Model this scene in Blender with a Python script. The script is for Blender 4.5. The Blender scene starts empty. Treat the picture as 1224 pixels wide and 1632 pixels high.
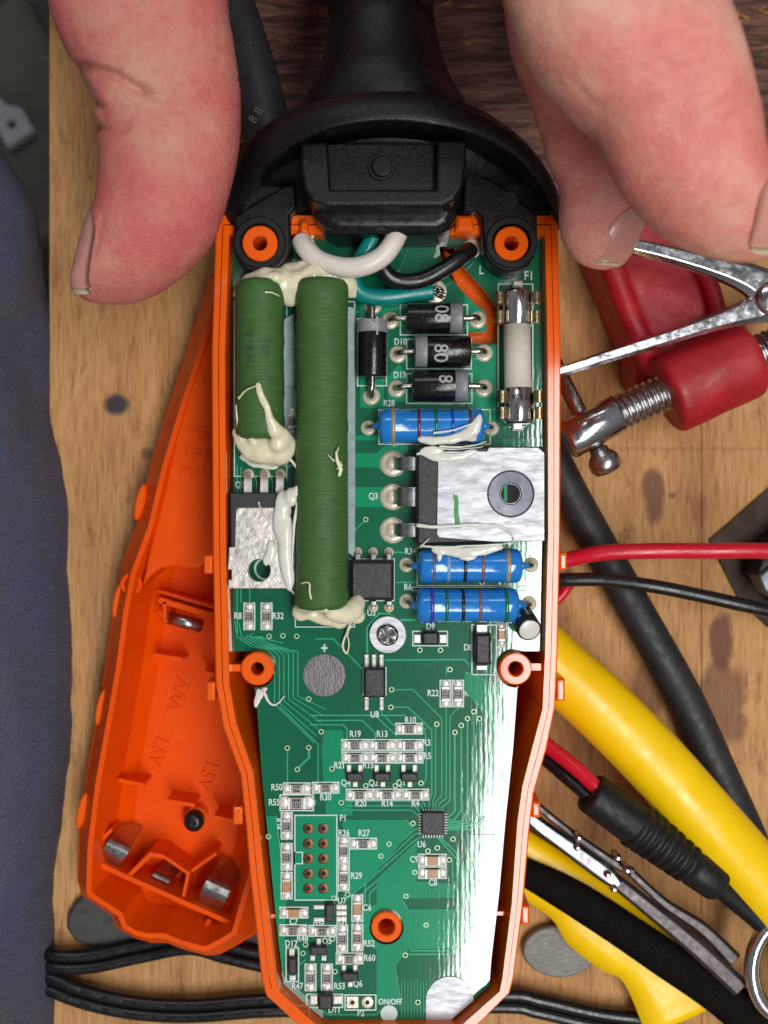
import bpy, bmesh, math, random
from mathutils import Vector, Matrix, noise
from mathutils.geometry import tessellate_polygon
random.seed(7)
S = bpy.context.scene
PI = math.pi
# ---------------------------------------------------------------- camera, light, exposure
# one Blender unit = 1 cm; the circuit board's top face is z = 0, the camera hangs D above it
D = 16.0
cam_d = bpy.data.cameras.new('camera'); cam = bpy.data.objects.new('camera', cam_d)
S.collection.objects.link(cam); S.camera = cam
cam.location = (0, 0, D)
cam_d.sensor_fit = 'VERTICAL'; cam_d.sensor_height = 24.0; cam_d.lens = 24.0 * D / 16.32
cam_d.clip_start = 0.1; cam_d.clip_end = 400
cam_d.dof.use_dof = True; cam_d.dof.focus_distance = D; cam_d.dof.aperture_fstop = (cam_d.lens / 1000) / 0.17
S.render.resolution_x = 768; S.render.resolution_y = 1024
W = bpy.data.worlds.new('World'); S.world = W; W.use_nodes = True
wn = W.node_tree
bg = wn.nodes['Background']; bg.inputs[1].default_value = 0.26
tc = wn.nodes.new('ShaderNodeTexCoord'); wr = wn.nodes.new('ShaderNodeValToRGB'); sx = wn.nodes.new('ShaderNodeSeparateXYZ')
wn.links.new(tc.outputs['Generated'], sx.inputs[0]); wn.links.new(sx.outputs['Z'], wr.inputs[0]); wn.links.new(wr.outputs[0], bg.inputs[0])
wr.color_ramp.elements[0].color = (0.34, 0.28, 0.22, 1); wr.color_ramp.elements[1].color = (0.30, 0.33, 0.36, 1)
_q = wr.color_ramp.elements.new(0.72); _q.color = (0.78, 0.80, 0.82, 1)

def area(name, loc, rot, sx_, sy_, radiance, col):
    l = bpy.data.lights.new(name, 'AREA'); l.shape = 'RECTANGLE'; l.size = sx_; l.size_y = sy_
    l.energy = radiance * PI * sx_ * sy_; l.color = col
    o = bpy.data.objects.new(name, l); S.collection.objects.link(o); o.location = loc; o.rotation_euler = rot
    return o
# long ceiling lamp overhead and to the right, its reflection is the white glare on the board
area('ceiling_or_fill_lamp', (16.3, -19, 60), (0, 0, math.radians(-9)), 17, 58, 13.0, (1.0, 0.985, 0.95))
# a second dimmer lamp behind the worker, added as fill without a visible source
area('ceiling_or_fill_lamp', (-12, 52, 60), (math.radians(-30), 0, 0), 40, 14, 4.0, (0.95, 0.97, 1.0))
S.view_settings.view_transform = 'Standard'; S.view_settings.look = 'None'
S.view_settings.exposure = 0.0; S.view_settings.gamma = 1.0

# ---------------------------------------------------------------- helpers
def P(px, py, z=0.0):
    "the point at height z that the photograph shows at pixel (px, py)"
    k = (D - z) / D
    return Vector(((px - 612) / 100 * k, (816 - py) / 100 * k, z))
def lin(c):
    return tuple(((x / 255) / 12.92 if x / 255 <= 0.04045 else ((x / 255 + 0.055) / 1.055) ** 2.4) for x in c)

class MB:
    def __init__(s): s.v = []; s.f = []; s.sm = []; s.mi = []; s.m = 0
    def add(s, vs, fs, smooth=False):
        b = len(s.v); s.v += [tuple(v) for v in vs]
        for f in fs: s.f.append(tuple(i + b for i in f)); s.sm.append(smooth); s.mi.append(s.m)
        return s
    def box(s, c, d, rz=0, ch=0.0):
        x, y, z = d[0] / 2, d[1] / 2, d[2] / 2
        return s.prism([Vector((c[0], c[1])) + rot2((a, b), rz) for a, b in ((-x, -y), (x, -y), (x, y), (-x, y))], c[2] - z, c[2] + z, ch)
    def prism(s, poly, z0, z1, ch=0.0, holes=()):
        def ccw(p):
            a = sum(p[i][0] * p[(i + 1) % len(p)][1] - p[(i + 1) % len(p)][0] * p[i][1] for i in range(len(p)))
            return a > 0
        poly = [Vector((p[0], p[1])) for p in poly]
        if not ccw(poly): poly.reverse()
        hs = []
        for h in holes:
            h = [Vector((p[0], p[1])) for p in h]
            if ccw(h): h.reverse()
            hs.append(h)
        loops = [poly] + hs
        allp = [p for l in loops for p in l]; n = len(allp)
        top = [inset(l, ch) for l in loops] if ch > 0 else loops
        topp = [p for l in top for p in l]
        tri = tessellate_polygon([[Vector((p[0], p[1], 0)) for p in l] for l in top])
        vs = [(p[0], p[1], z0) for p in allp] + [(p[0], p[1], z1 - ch) for p in allp] + ([(p[0], p[1], z1) for p in topp] if ch > 0 else [])
        T = 2 * n if ch > 0 else n
        fs = []
        for t in tri:
            a, b, c = t
            A = (topp[b] - topp[a]).cross(topp[c] - topp[a])
            if A < 0: a, c = c, a
            fs.append((T + a, T + b, T + c)); fs.append((c, b, a))
        o = 0
        for l in loops:
            m = len(l)
            for i in range(m):
                j = (i + 1) % m
                fs.append((o + i, o + j, n + o + j, n + o + i))
                if ch > 0: fs.append((n + o + i, n + o + j, 2 * n + o + j, 2 * n + o + i))
            o += m
        return s.add(vs, fs)
    def rings(s, rings, closed=True, cap0=True, cap1=True, smooth=True):
        n = len(rings[0]); vs = [p for r in rings for p in r]; fs = []
        for i in range(len(rings) - 1):
            for j in range(n if closed else n - 1):
                k = (j + 1) % n
                fs.append((i * n + j, i * n + k, (i + 1) * n + k, (i + 1) * n + j))
        b = len(s.v); s.add(vs, fs, smooth)
        if cap0: s.f.append(tuple(b + i for i in reversed(range(n)))); s.sm.append(False); s.mi.append(s.m)
        if cap1: s.f.append(tuple(b + (len(rings) - 1) * n + i for i in range(n))); s.sm.append(False); s.mi.append(s.m)
        return s
    def tube(s, pts, r, seg=14, cap=True, flat=1.0, twist=0.0):
        pts = [Vector(p) for p in pts]
        rs = r if isinstance(r, (list, tuple)) else [r] * len(pts)
        t0 = (pts[1] - pts[0]).normalized()
        u = Vector((0, 0, 1)).cross(t0)
        if u.length < 1e-3: u = Vector((1, 0, 0))
        u.normalize(); R = []
        for i, p in enumerate(pts):
            t = (pts[min(i + 1, len(pts) - 1)] - pts[max(i - 1, 0)]).normalized()
            u = (u - t * u.dot(t)).normalized(); w = t.cross(u)
            R.append([p + (u * math.cos(a) + w * math.sin(a) * flat) * rs[i] for a in [twist + 2 * PI * k / seg for k in range(seg)]])
        return s.rings(R, cap0=cap, cap1=cap)
    def lathe(s, p, axis, prof, seg=24, smooth=True):
        "prof: list of (distance along axis, radius)"
        p = Vector(p); axis = Vector(axis).normalized()
        u = axis.orthogonal().normalized(); w = axis.cross(u)
        R = [[p + axis * t + (u * math.cos(2 * PI * k / seg) + w * math.sin(2 * PI * k / seg)) * max(r, 1e-4) for k in range(seg)] for t, r in prof]
        return s.rings(R, smooth=smooth)
    def cyl(s, p, r, h, seg=24): return s.lathe(p, (0, 0, 1), [(0, r), (h, r)], seg)
    def ring(s, c, r0, r1, z0, z1, seg=28, ch=0.0):
        o = [(c[0] + r1 * math.cos(2 * PI * k / seg), c[1] + r1 * math.sin(2 * PI * k / seg)) for k in range(seg)]
        h = [(c[0] + r0 * math.cos(2 * PI * k / seg), c[1] + r0 * math.sin(2 * PI * k / seg)) for k in range(seg)]
        return s.prism(o, z0, z1, ch, [h])
    def blob(s, c, r, seg=12):
        rx, ry, rz = r if isinstance(r, (tuple, list)) else (r, r, r)
        c = Vector(c)
        R = []
        for i in range(seg // 2 + 1):
            t = PI * i / (seg // 2); q = max(math.sin(t), 1e-3)
            R.append([c + Vector((rx * q * math.cos(2 * PI * k / seg), ry * q * math.sin(2 * PI * k / seg), -rz * math.cos(t))) for k in range(seg)])
        return s.rings(R)

def rot2(p, a): return Vector((p[0] * math.cos(a) - p[1] * math.sin(a), p[0] * math.sin(a) + p[1] * math.cos(a)))
def inset(poly, d):
    "move every edge of a counter-clockwise loop inwards by d (outwards for a clockwise one)"
    out = []; n = len(poly)
    for i in range(n):
        a = (poly[i] - poly[i - 1]); b = (poly[(i + 1) % n] - poly[i])
        if a.length < 1e-6 or b.length < 1e-6: out.append(poly[i].copy()); continue
        a.normalize(); b.normalize()
        na = Vector((-a.y, a.x)); nb = Vector((-b.y, b.x)); m = na + nb
        if m.length < 0.2: out.append(poly[i] + na * d); continue
        m.normalize(); out.append(poly[i] + m * (d / max(m.dot(na), 0.4)))
    return out
def cr(pts, n=6):
    "Catmull-Rom through points (any dimension)"
    pts = [Vector(p) for p in pts]; out = []
    for i in range(len(pts) - 1):
        p0 = pts[max(i - 1, 0)]; p1 = pts[i]; p2 = pts[i + 1]; p3 = pts[min(i + 2, len(pts) - 1)]
        for k in range(n):
            t = k / n
            out.append(0.5 * ((2 * p1) + (p2 - p0) * t + (2 * p0 - 5 * p1 + 4 * p2 - p3) * t * t + (3 * p1 - p0 - 3 * p2 + p3) * t ** 3))
    out.append(pts[-1]); return out
def circ(c, r, n=24, a0=0, a1=2 * PI, ry=None):
    full = abs(a1 - a0 - 2 * PI) < 1e-6
    return [(c[0] + r * math.cos(a0 + (a1 - a0) * k / (n if full else n - 1)), c[1] + (ry or r) * math.sin(a0 + (a1 - a0) * k / (n if full else n - 1))) for k in range(n)]
def PP(pl, z=0.0): return [P(x, y, z).xy for x, y in pl]

WL = {}
def link(o, parent=None, w=None):
    S.collection.objects.link(o)
    w = w or Vector((0, 0, 0)); WL[o.name] = w
    if parent:
        o.parent = parent; o.location = w - WL[parent.name]
    else: o.location = w
    return o
def tag(o, label=None, cat=None, group=None, kind=None):
    if label: o['label'] = label
    if cat: o['category'] = cat
    if group: o['group'] = group
    if kind: o['kind'] = kind
    return o
def thing(name, label, cat, loc=(0, 0, 0), group=None):
    o = bpy.data.objects.new(name, None); o.empty_display_size = 0.3
    link(o, None, Vector(loc)); return tag(o, label, cat, group)
def mesh_of(mb, name, mat, shift=None):
    me = bpy.data.meshes.new(name)
    sh = shift or Vector((0, 0, 0))
    me.from_pydata([(v[0] - sh[0], v[1] - sh[1], v[2] - sh[2]) for v in mb.v], [], mb.f)
    me.polygons.foreach_set('use_smooth', mb.sm)
    mats = mat if isinstance(mat, (list, tuple)) else [mat]
    for m in mats: me.materials.append(m)
    if len(mats) > 1: me.polygons.foreach_set('material_index', mb.mi)
    me.update(); return me
def centre(mb):
    xs = [v[0] for v in mb.v]; ys = [v[1] for v in mb.v]; zs = [v[2] for v in mb.v]
    return Vector(((min(xs) + max(xs)) / 2, (min(ys) + max(ys)) / 2, min(zs)))
def build(mb, name, mat, parent=None, bevel=0, bseg=2, sub=0):
    c = centre(mb)
    o = bpy.data.objects.new(name, mesh_of(mb, name, mat, c)); link(o, parent, c)
    if sub:
        m = o.modifiers.new('sub', 'SUBSURF'); m.levels = m.render_levels = sub
    if bevel:
        m = o.modifiers.new('bevel', 'BEVEL'); m.width = bevel; m.segments = bseg; m.limit_method = 'ANGLE'; m.angle_limit = math.radians(35); m.harden_normals = False
    return o
def local(mesh, name, parent, w, rz=0.0):
    o = bpy.data.objects.new(name, mesh); link(o, parent, Vector(w)); o.rotation_euler.z = rz; return o
def sub_local(mesh, name, parent, loc=(0, 0, 0)):
    o = bpy.data.objects.new(name, mesh); S.collection.objects.link(o); o.parent = parent; o.location = loc; WL[o.name] = WL[parent.name] + Vector(loc); return o
def remesh(mb, name, mat, parent, voxel, smooth=4, disp=None, chop=None, fn=None, mat_fn=None):
    "voxel-fuse the shapes of mb into one skin; fn may move its vertices"
    c = centre(mb)
    me = mesh_of(mb, name, mat, c); o = bpy.data.objects.new('tmp', me); S.collection.objects.link(o)
    m = o.modifiers.new('r', 'REMESH'); m.mode = 'VOXEL'; m.voxel_size = voxel; m.use_smooth_shade = True
    if smooth: m = o.modifiers.new('s', 'SMOOTH'); m.factor = 0.5; m.iterations = smooth
    dg = bpy.context.evaluated_depsgraph_get(); ev = o.evaluated_get(dg)
    m2 = bpy.data.meshes.new_from_object(ev); bpy.data.objects.remove(o)
    m2.name = name
    if not m2.materials:
        for q in (mat if isinstance(mat, (list, tuple)) else [mat]): m2.materials.append(q)
    if fn:
        m2.update(); nr = [v.normal.copy() for v in m2.vertices]
        for v, n_ in zip(m2.vertices, nr): v.co = v.co + fn(v.co + c, n_)
    m2.polygons.foreach_set('use_smooth', [True] * len(m2.polygons)); m2.update()
    o2 = bpy.data.objects.new(name, m2); link(o2, parent, c); return o2

# ---------------------------------------------------------------- materials
def nd(nt, t, **k):
    n = nt.nodes.new(t)
    for a, b in k.items():
        if a.startswith('i_'): n.inputs[a[2:].replace('_', ' ')].default_value = b
        else: setattr(n, a, b)
    return n
def mat(name, rgb, rough=0.5, metal=0.0, var=0.15, vscale=3.0, bump=0.0, bscale=40.0, stretch=(1, 1, 1), coat=0.0, ior=1.5, rvar=0.12, sss=0.0, rgb2=None, dirt=0.0, world=False, detail=5, spec=0.5):
    m = bpy.data.materials.new(name); m.use_nodes = True; nt = m.node_tree; L = nt.links.new
    b = nt.nodes['Principled BSDF']; base = lin(rgb)
    b.inputs['Roughness'].default_value = rough; b.inputs['Metallic'].default_value = metal; b.inputs['IOR'].default_value = ior; b.inputs['Specular IOR Level'].default_value = spec
    b.inputs['Coat Weight'].default_value = coat; b.inputs['Coat IOR'].default_value = 1.62 if 'orange' in name else 1.5; b.inputs['Coat Roughness'].default_value = 0.08
    if world: src = nd(nt, 'ShaderNodeNewGeometry').outputs['Position']
    else: src = nd(nt, 'ShaderNodeTexCoord').outputs['Object']
    mp = nd(nt, 'ShaderNodeMapping'); mp.inputs['Scale'].default_value = stretch; L(src, mp.inputs[0])
    n1 = nd(nt, 'ShaderNodeTexNoise', i_Scale=vscale, i_Detail=detail, i_Roughness=0.6); L(mp.outputs[0], n1.inputs['Vector'])
    cr_ = nd(nt, 'ShaderNodeValToRGB'); L(n1.outputs['Fac'], cr_.inputs[0])
    c2 = lin(rgb2) if rgb2 else tuple(x * (1 - var) for x in base); c1 = base if rgb2 else tuple(min(x * (1 + var), 1) for x in base)
    cr_.color_ramp.elements[0].position = 0.3; cr_.color_ramp.elements[1].position = 0.7
    cr_.color_ramp.elements[0].color = (*c2, 1); cr_.color_ramp.elements[1].color = (*c1, 1)
    col = cr_.outputs[0]
    if dirt:
        n3 = nd(nt, 'ShaderNodeTexNoise', i_Scale=vscale * 9, i_Detail=8, i_Roughness=0.75); L(mp.outputs[0], n3.inputs['Vector'])
        r3 = nd(nt, 'ShaderNodeMapRange'); r3.inputs[1].default_value = 0.6; r3.inputs[2].default_value = 0.72; r3.inputs[4].default_value = dirt; L(n3.outputs['Fac'], r3.inputs[0])
        mx = nd(nt, 'ShaderNodeMixRGB'); mx.inputs[2].default_value = (0.45, 0.43, 0.4, 1); L(r3.outputs[0], mx.inputs[0]); L(col, mx.inputs[1]); col = mx.outputs[0]
    L(col, b.inputs['Base Color'])
    if rvar:
        n2 = nd(nt, 'ShaderNodeTexNoise', i_Scale=vscale * 2.7, i_Detail=6); L(mp.outputs[0], n2.inputs['Vector'])
        r2 = nd(nt, 'ShaderNodeMapRange'); r2.inputs[1].default_value = 0.3; r2.inputs[2].default_value = 0.7
        r2.inputs[3].default_value = max(rough - rvar, 0.03); r2.inputs[4].default_value = min(rough + rvar, 1); L(n2.outputs['Fac'], r2.inputs[0]); L(r2.outputs[0], b.inputs['Roughness'])
    if bump:
        n4 = nd(nt, 'ShaderNodeTexNoise', i_Scale=bscale, i_Detail=4); L(mp.outputs[0], n4.inputs['Vector'])
        bp = nd(nt, 'ShaderNodeBump', i_Strength=bump, i_Distance=0.02); L(n4.outputs['Fac'], bp.inputs['Height']); L(bp.outputs[0], b.inputs['Normal'])
    if sss:
        b.inputs['Subsurface Weight'].default_value = sss; b.inputs['Subsurface Radius'].default_value = (0.35, 0.12, 0.06); b.inputs['Subsurface Scale'].default_value = 0.6
    m['b'] = 1
    return m
M = {}
M['orange'] = mat('orange_plastic', (240, 94, 0), 0.45, coat=0.85, dirt=0.04, spec=0.12, var=0.05, vscale=1.2, bump=0.06, bscale=60, rvar=0.08)
M['orange_dk'] = mat('orange_moulding', (232, 80, 0), 0.42, coat=0.06, dirt=0.05, spec=0.15, var=0.05, vscale=1.5, bump=0.05, bscale=50, rvar=0.08)
M['black'] = mat('grained_black_plastic', (13, 13, 15), 0.38, spec=0.35, var=0.2, vscale=5, bump=0.34, bscale=44, rvar=0.12, dirt=0.04)
M['rubber'] = mat('black_rubber', (21, 21, 23), 0.5, spec=0.35, var=0.15, vscale=4, bump=0.12, bscale=50, dirt=0.08)
M['rubber_gloss'] = mat('glossy_black_sheath', (20, 20, 23), 0.3, var=0.15, vscale=3, bump=0.08, bscale=20, dirt=0.05)
M['cable_grey'] = mat('worn_black_sheath', (34, 34, 37), 0.55, var=0.25, vscale=2.5, bump=0.3, bscale=14, dirt=0.25)
M['epoxy'] = mat('moulded_epoxy', (36, 35, 38), 0.45, var=0.12, vscale=8, bump=0.25, bscale=70)
M['diode'] = mat('black_diode_epoxy', (17, 17, 19), 0.22, var=0.2, vscale=8, bump=0.1, bscale=40)
M['band'] = mat('silver_grey_print', (128, 130, 136), 0.4, var=0.15, vscale=14)
M['print'] = mat('light_grey_print', (165, 165, 168), 0.5, var=0.2, vscale=20)
M['silk'] = mat('white_silkscreen', (196, 214, 208), 0.5, var=0.08, vscale=20)
M['tin'] = mat('solder', (228, 225, 218), 0.3, metal=.35, var=0.12, vscale=12, bump=0.3, bscale=14, rvar=0.1)
M['pad'] = mat('tinned_pad', (226, 216, 194), 0.33, metal=0.35, var=0.15, vscale=9, bump=0.3, bscale=18)
M['lead'] = mat('dull_tinned_wire', (165, 160, 152), 0.32, metal=1, var=0.15, vscale=7, bump=0.15, bscale=30)
M['tab'] = mat('nickel_plate', (172, 174, 180), 0.5, metal=0.9, var=0.10, vscale=1.2, bump=0.1, bscale=9, dirt=0.05, stretch=(1, 4, 1))
M['tabrough'] = mat('scratched_tinned_tab', (214, 208, 204), 0.42, metal=0.7, var=0.1, vscale=4, bump=0.6, bscale=8, dirt=0.1)
M['chrome'] = mat('polished_steel', (205, 205, 210), 0.17, metal=1, var=0.08, vscale=3, bump=0.12, bscale=7, rvar=0.08)
M['steel'] = mat('satin_steel', (176, 176, 178), 0.3, metal=1, var=0.15, vscale=3, bump=0.15, bscale=15)
M['darksteel'] = mat('dark_oily_steel', (84, 78, 80), 0.42, metal=0.8, var=0.25, vscale=3, bump=0.06, bscale=15)
M['brass'] = mat('tarnished_brass_clip', (165, 148, 118), 0.28, metal=1, var=0.3, vscale=8, bump=0.15, bscale=20)
M['coin'] = mat('scratched_test_pad', (104, 100, 104), 0.4, metal=0.85, var=0.25, vscale=5, bump=0.22, bscale=14, dirt=0.3, stretch=(2.2, 1, 1))
M['green_res'] = mat('green_vitreous_enamel', (62, 98, 50), 0.55, spec=0.3, var=0.13, vscale=3, bump=0.18, bscale=25, stretch=(1, 4, 1), dirt=0.05)
M['blue'] = mat('glossy_blue_lacquer', (30, 122, 205), 0.14, var=0.06, vscale=5, bump=0.12, bscale=9, coat=0.6, rvar=0.05)
M['beige'] = mat('ceramic_fuse_body', (205, 200, 184), 0.6, var=0.08, vscale=16, bump=0.2, bscale=40)
M['cap'] = mat('tan_ceramic', (176, 132, 92), 0.4, var=0.1, vscale=10)
M['white_wire_and_glare'] = mat('white_pvc_and_glare', (222, 214, 206), 0.32, var=0.04, vscale=3, sss=0.1)
M['teal_wire'] = mat('teal_pvc', (0, 128, 122), 0.3, var=0.06, vscale=3)
M['glue'] = mat('cream_silicone', (226, 219, 190), 0.22, var=0.05, vscale=4, bump=0.25, bscale=6, sss=0.15, rvar=0.08)
M['glue_white'] = mat('white_heat_paste', (222, 222, 212), 0.2, var=0.05, vscale=5, bump=0.3, bscale=7, sss=0.1)
M['thermal'] = mat('grey_heat_pad', (150, 170, 168), 0.7, var=0.2, vscale=7, bump=0.5, bscale=22)
M['red_paint'] = mat('red_enamel', (165, 22, 34), 0.5, var=0.14, vscale=2, bump=0.2, bscale=22, dirt=0.15)
M['red_wire'] = mat('red_pvc', (205, 24, 48), 0.28, var=0.05, vscale=2)
M['yellow'] = mat('yellow_pvc', (255, 206, 0), 0.34, var=0.06, vscale=1.2, bump=0.2, bscale=6, dirt=0.12)
M['strap'] = mat('black_webbing', (12, 7, 8), 0.8, spec=0.12, var=0.3, vscale=6, bump=0.6, bscale=26)
M['floor'] = mat('grey_workshop_floor', (78, 76, 72), 0.7, var=0.3, vscale=0.12, bump=0.3, bscale=3, rgb2=(58, 57, 54))
M['white_paint'] = mat('white_card', (170, 172, 184), 0.6, var=0.1, vscale=0.6)
M['felt'] = mat('dark_grey_rubber', (66, 66, 66), 0.75, var=0.15, vscale=2, bump=0.1, bscale=10)
M['brown'] = mat('dark_patch_and_bore_shade', (58, 42, 26), 0.7, var=0.15, vscale=1)
M['ringsteel'] = mat('machined_grey_ring', (118, 120, 130), 0.5, metal=0.8, var=0.35, vscale=1.5)
M['tweez'] = mat('satin_tweezer_steel', (120, 120, 126), 0.34, metal=1, var=0.35, vscale=1.5)
M['crate'] = mat('dusty_grey_crate', (92, 88, 82), 0.8, var=0.3, vscale=0.3)
M['faintgrey'] = mat('faded_grey_print', (92, 92, 94), 0.6, var=0.3, vscale=20)
M['disc'] = mat('brushed_grey_steel', (128, 126, 122), 0.62, metal=0.6, var=0.12, vscale=3, bump=0.3, bscale=20, stretch=(1, 6, 1))
M['via'] = mat('green_tinted_ring', (150, 190, 150), 0.4, metal=0.2, var=0.1)
M['ceramic'] = mat('pale_chip_ceramic', (176, 164, 152), 0.45, var=0.12, vscale=14)
M['hole'] = mat('dark_drilled_hole', (26, 20, 14), 0.8, var=0.1)
M['copperhole'] = mat('copper_plated_hole', (112, 72, 50), 0.4, metal=0.8, var=0.3, vscale=12)
M['bandc'] = {k: mat('painted_band_' + k, c, 0.2, var=0.1, vscale=8, coat=0.4, rvar=0.05) for k, c in dict(gold=(158, 140, 108), maroon=(96, 26, 62), green=(16, 104, 66), cobalt=(14, 66, 176), brown=(86, 56, 52), black=(22, 26, 40), violet=(66, 52, 152), grey=(120, 150, 190), rust=(110, 84, 96)).items()}
M['marker'] = mat('green_marker_ink', (30, 140, 70), 0.4, var=0.3, vscale=8)
M['orangepaint'] = M['orange_dk']

def board_mat():
    m = bpy.data.materials.new('green_solder_mask'); m.use_nodes = True; nt = m.node_tree; L = nt.links.new
    return m
def mask(name, rgb, rgb2):
    "solder mask: glossy lacquer with a fine vertical weave that breaks the lamp's reflection into streaks"
    m = mat(name, rgb, 0.30, rgb2=rgb2, vscale=0.55, rvar=0.0, world=True, ior=1.5, spec=0.12)
    nt = m.node_tree; L = nt.links.new; b = nt.nodes['Principled BSDF']
    b.inputs['Coat Weight'].default_value = 1.0; b.inputs['Coat IOR'].default_value = 1.8; b.inputs['Coat Roughness'].default_value = 0.05
    g = nd(nt, 'ShaderNodeNewGeometry')
    mp = nd(nt, 'ShaderNodeMapping'); mp.inputs['Scale'].default_value = (11, 2.2, 1); L(g.outputs['Position'], mp.inputs[0])
    n = nd(nt, 'ShaderNodeTexNoise', i_Scale=1.0, i_Detail=3, i_Roughness=0.55); L(mp.outputs[0], n.inputs['Vector'])
    wv = nd(nt, 'ShaderNodeTexWave', i_Scale=4.2, i_Distortion=1.2, i_Detail=2); L(g.outputs['Position'], wv.inputs['Vector'])
    ad = nd(nt, 'ShaderNodeMath', operation='MULTIPLY_ADD'); ad.inputs[1].default_value = 0.12; L(wv.outputs['Fac'], ad.inputs[0]); L(n.outputs['Fac'], ad.inputs[2])
    bp = nd(nt, 'ShaderNodeBump', i_Strength=0.075, i_Distance=0.012); L(ad.outputs[0], bp.inputs['Height'])
    L(bp.outputs[0], b.inputs['Coat Normal']); L(bp.outputs[0], b.inputs['Normal'])
    return m
M['board'] = mask('dark_green_solder_mask', (0, 108, 74), (0, 90, 60))
M['pour'] = mask('solder_mask_over_copper', (4, 150, 106), (0, 134, 92))
M['trace'] = mask('solder_mask_over_track', (70, 186, 142), (52, 168, 124))

def skin(name, c1, c2, c3, prints=0.5, cen=None):
    m = bpy.data.materials.new(name); m.use_nodes = True; nt = m.node_tree; L = nt.links.new
    b = nt.nodes['Principled BSDF']; b.inputs['Roughness'].default_value = 0.46; b.inputs['IOR'].default_value = 1.42
    g = nd(nt, 'ShaderNodeNewGeometry'); P_ = g.outputs['Position']
    n = nd(nt, 'ShaderNodeTexNoise', i_Scale=0.62, i_Detail=9, i_Roughness=0.66); L(P_, n.inputs['Vector'])
    r = nd(nt, 'ShaderNodeValToRGB'); L(n.outputs['Fac'], r.inputs[0]); e = r.color_ramp.elements
    e[0].position = 0.34; e[0].color = (*lin(c1), 1); e[1].position = 0.66; e[1].color = (*lin(c3), 1); q = e.new(0.5); q.color = (*lin(c2), 1)
    n2 = nd(nt, 'ShaderNodeTexNoise', i_Scale=9, i_Detail=6, i_Roughness=0.7); L(P_, n2.inputs['Vector'])
    mx = nd(nt, 'ShaderNodeMixRGB', blend_type='OVERLAY'); mx.inputs[0].default_value = 0.28; L(r.outputs[0], mx.inputs[1]); L(n2.outputs['Fac'], mx.inputs[2]); L(mx.outputs[0], b.inputs['Base Color'])
    b.inputs['Subsurface Weight'].default_value = 0.12; b.inputs['Subsurface Radius'].default_value = (0.4, 0.12, 0.06); b.inputs['Subsurface Scale'].default_value = 0.45
    # friction ridges and fine cross-hatched skin lines
    mp = nd(nt, 'ShaderNodeMapping'); mp.inputs['Rotation'].default_value = (0, 0, math.radians(12)); L(P_, mp.inputs[0])
    wv = nd(nt, 'ShaderNodeTexWave', i_Scale=13.0, i_Distortion=4.0, i_Detail=1.5); wv.inputs['Detail Scale'].default_value = 0.35; L(mp.outputs[0], wv.inputs['Vector'])
    vo = nd(nt, 'ShaderNodeTexVoronoi', i_Scale=9.0); vo.feature = 'DISTANCE_TO_EDGE'
    mp2 = nd(nt, 'ShaderNodeMapping'); mp2.inputs['Scale'].default_value = (1.0, 2.2, 1); L(P_, mp2.inputs[0]); L(mp2.outputs[0], vo.inputs['Vector'])
    a1 = nd(nt, 'ShaderNodeMath', operation='MULTIPLY'); a1.inputs[1].default_value = prints; L(wv.outputs['Fac'], a1.inputs[0])
    a2 = nd(nt, 'ShaderNodeMath', operation='MULTIPLY_ADD'); a2.inputs[1].default_value = 0.8; L(vo.outputs['Distance'], a2.inputs[0]); L(a1.outputs[0], a2.inputs[2])
    a3 = nd(nt, 'ShaderNodeMath', operation='MULTIPLY_ADD'); a3.inputs[1].default_value = 0.7; L(n2.outputs['Fac'], a3.inputs[0]); L(a2.outputs[0], a3.inputs[2])
    bp = nd(nt, 'ShaderNodeBump', i_Strength=0.52, i_Distance=0.03); L(a3.outputs[0], bp.inputs['Height']); L(bp.outputs[0], b.inputs['Normal'])
    return m
M['skin_l'] = skin('thumb_skin', (202, 144, 126), (200, 112, 106), (192, 86, 88), 0.25)
M['skin_r'] = skin('finger_skin', (224, 172, 154), (220, 142, 128), (208, 108, 104), 0.06)
M['nail'] = mat('fingernail', (206, 144, 132), 0.28, var=0.08, vscale=3, sss=0.2, coat=0.3, bump=0.1, bscale=9)
M['nail_edge'] = mat('fingernail_free_edge', (212, 186, 160), 0.35, var=0.08, vscale=6, sss=0.1)

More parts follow.
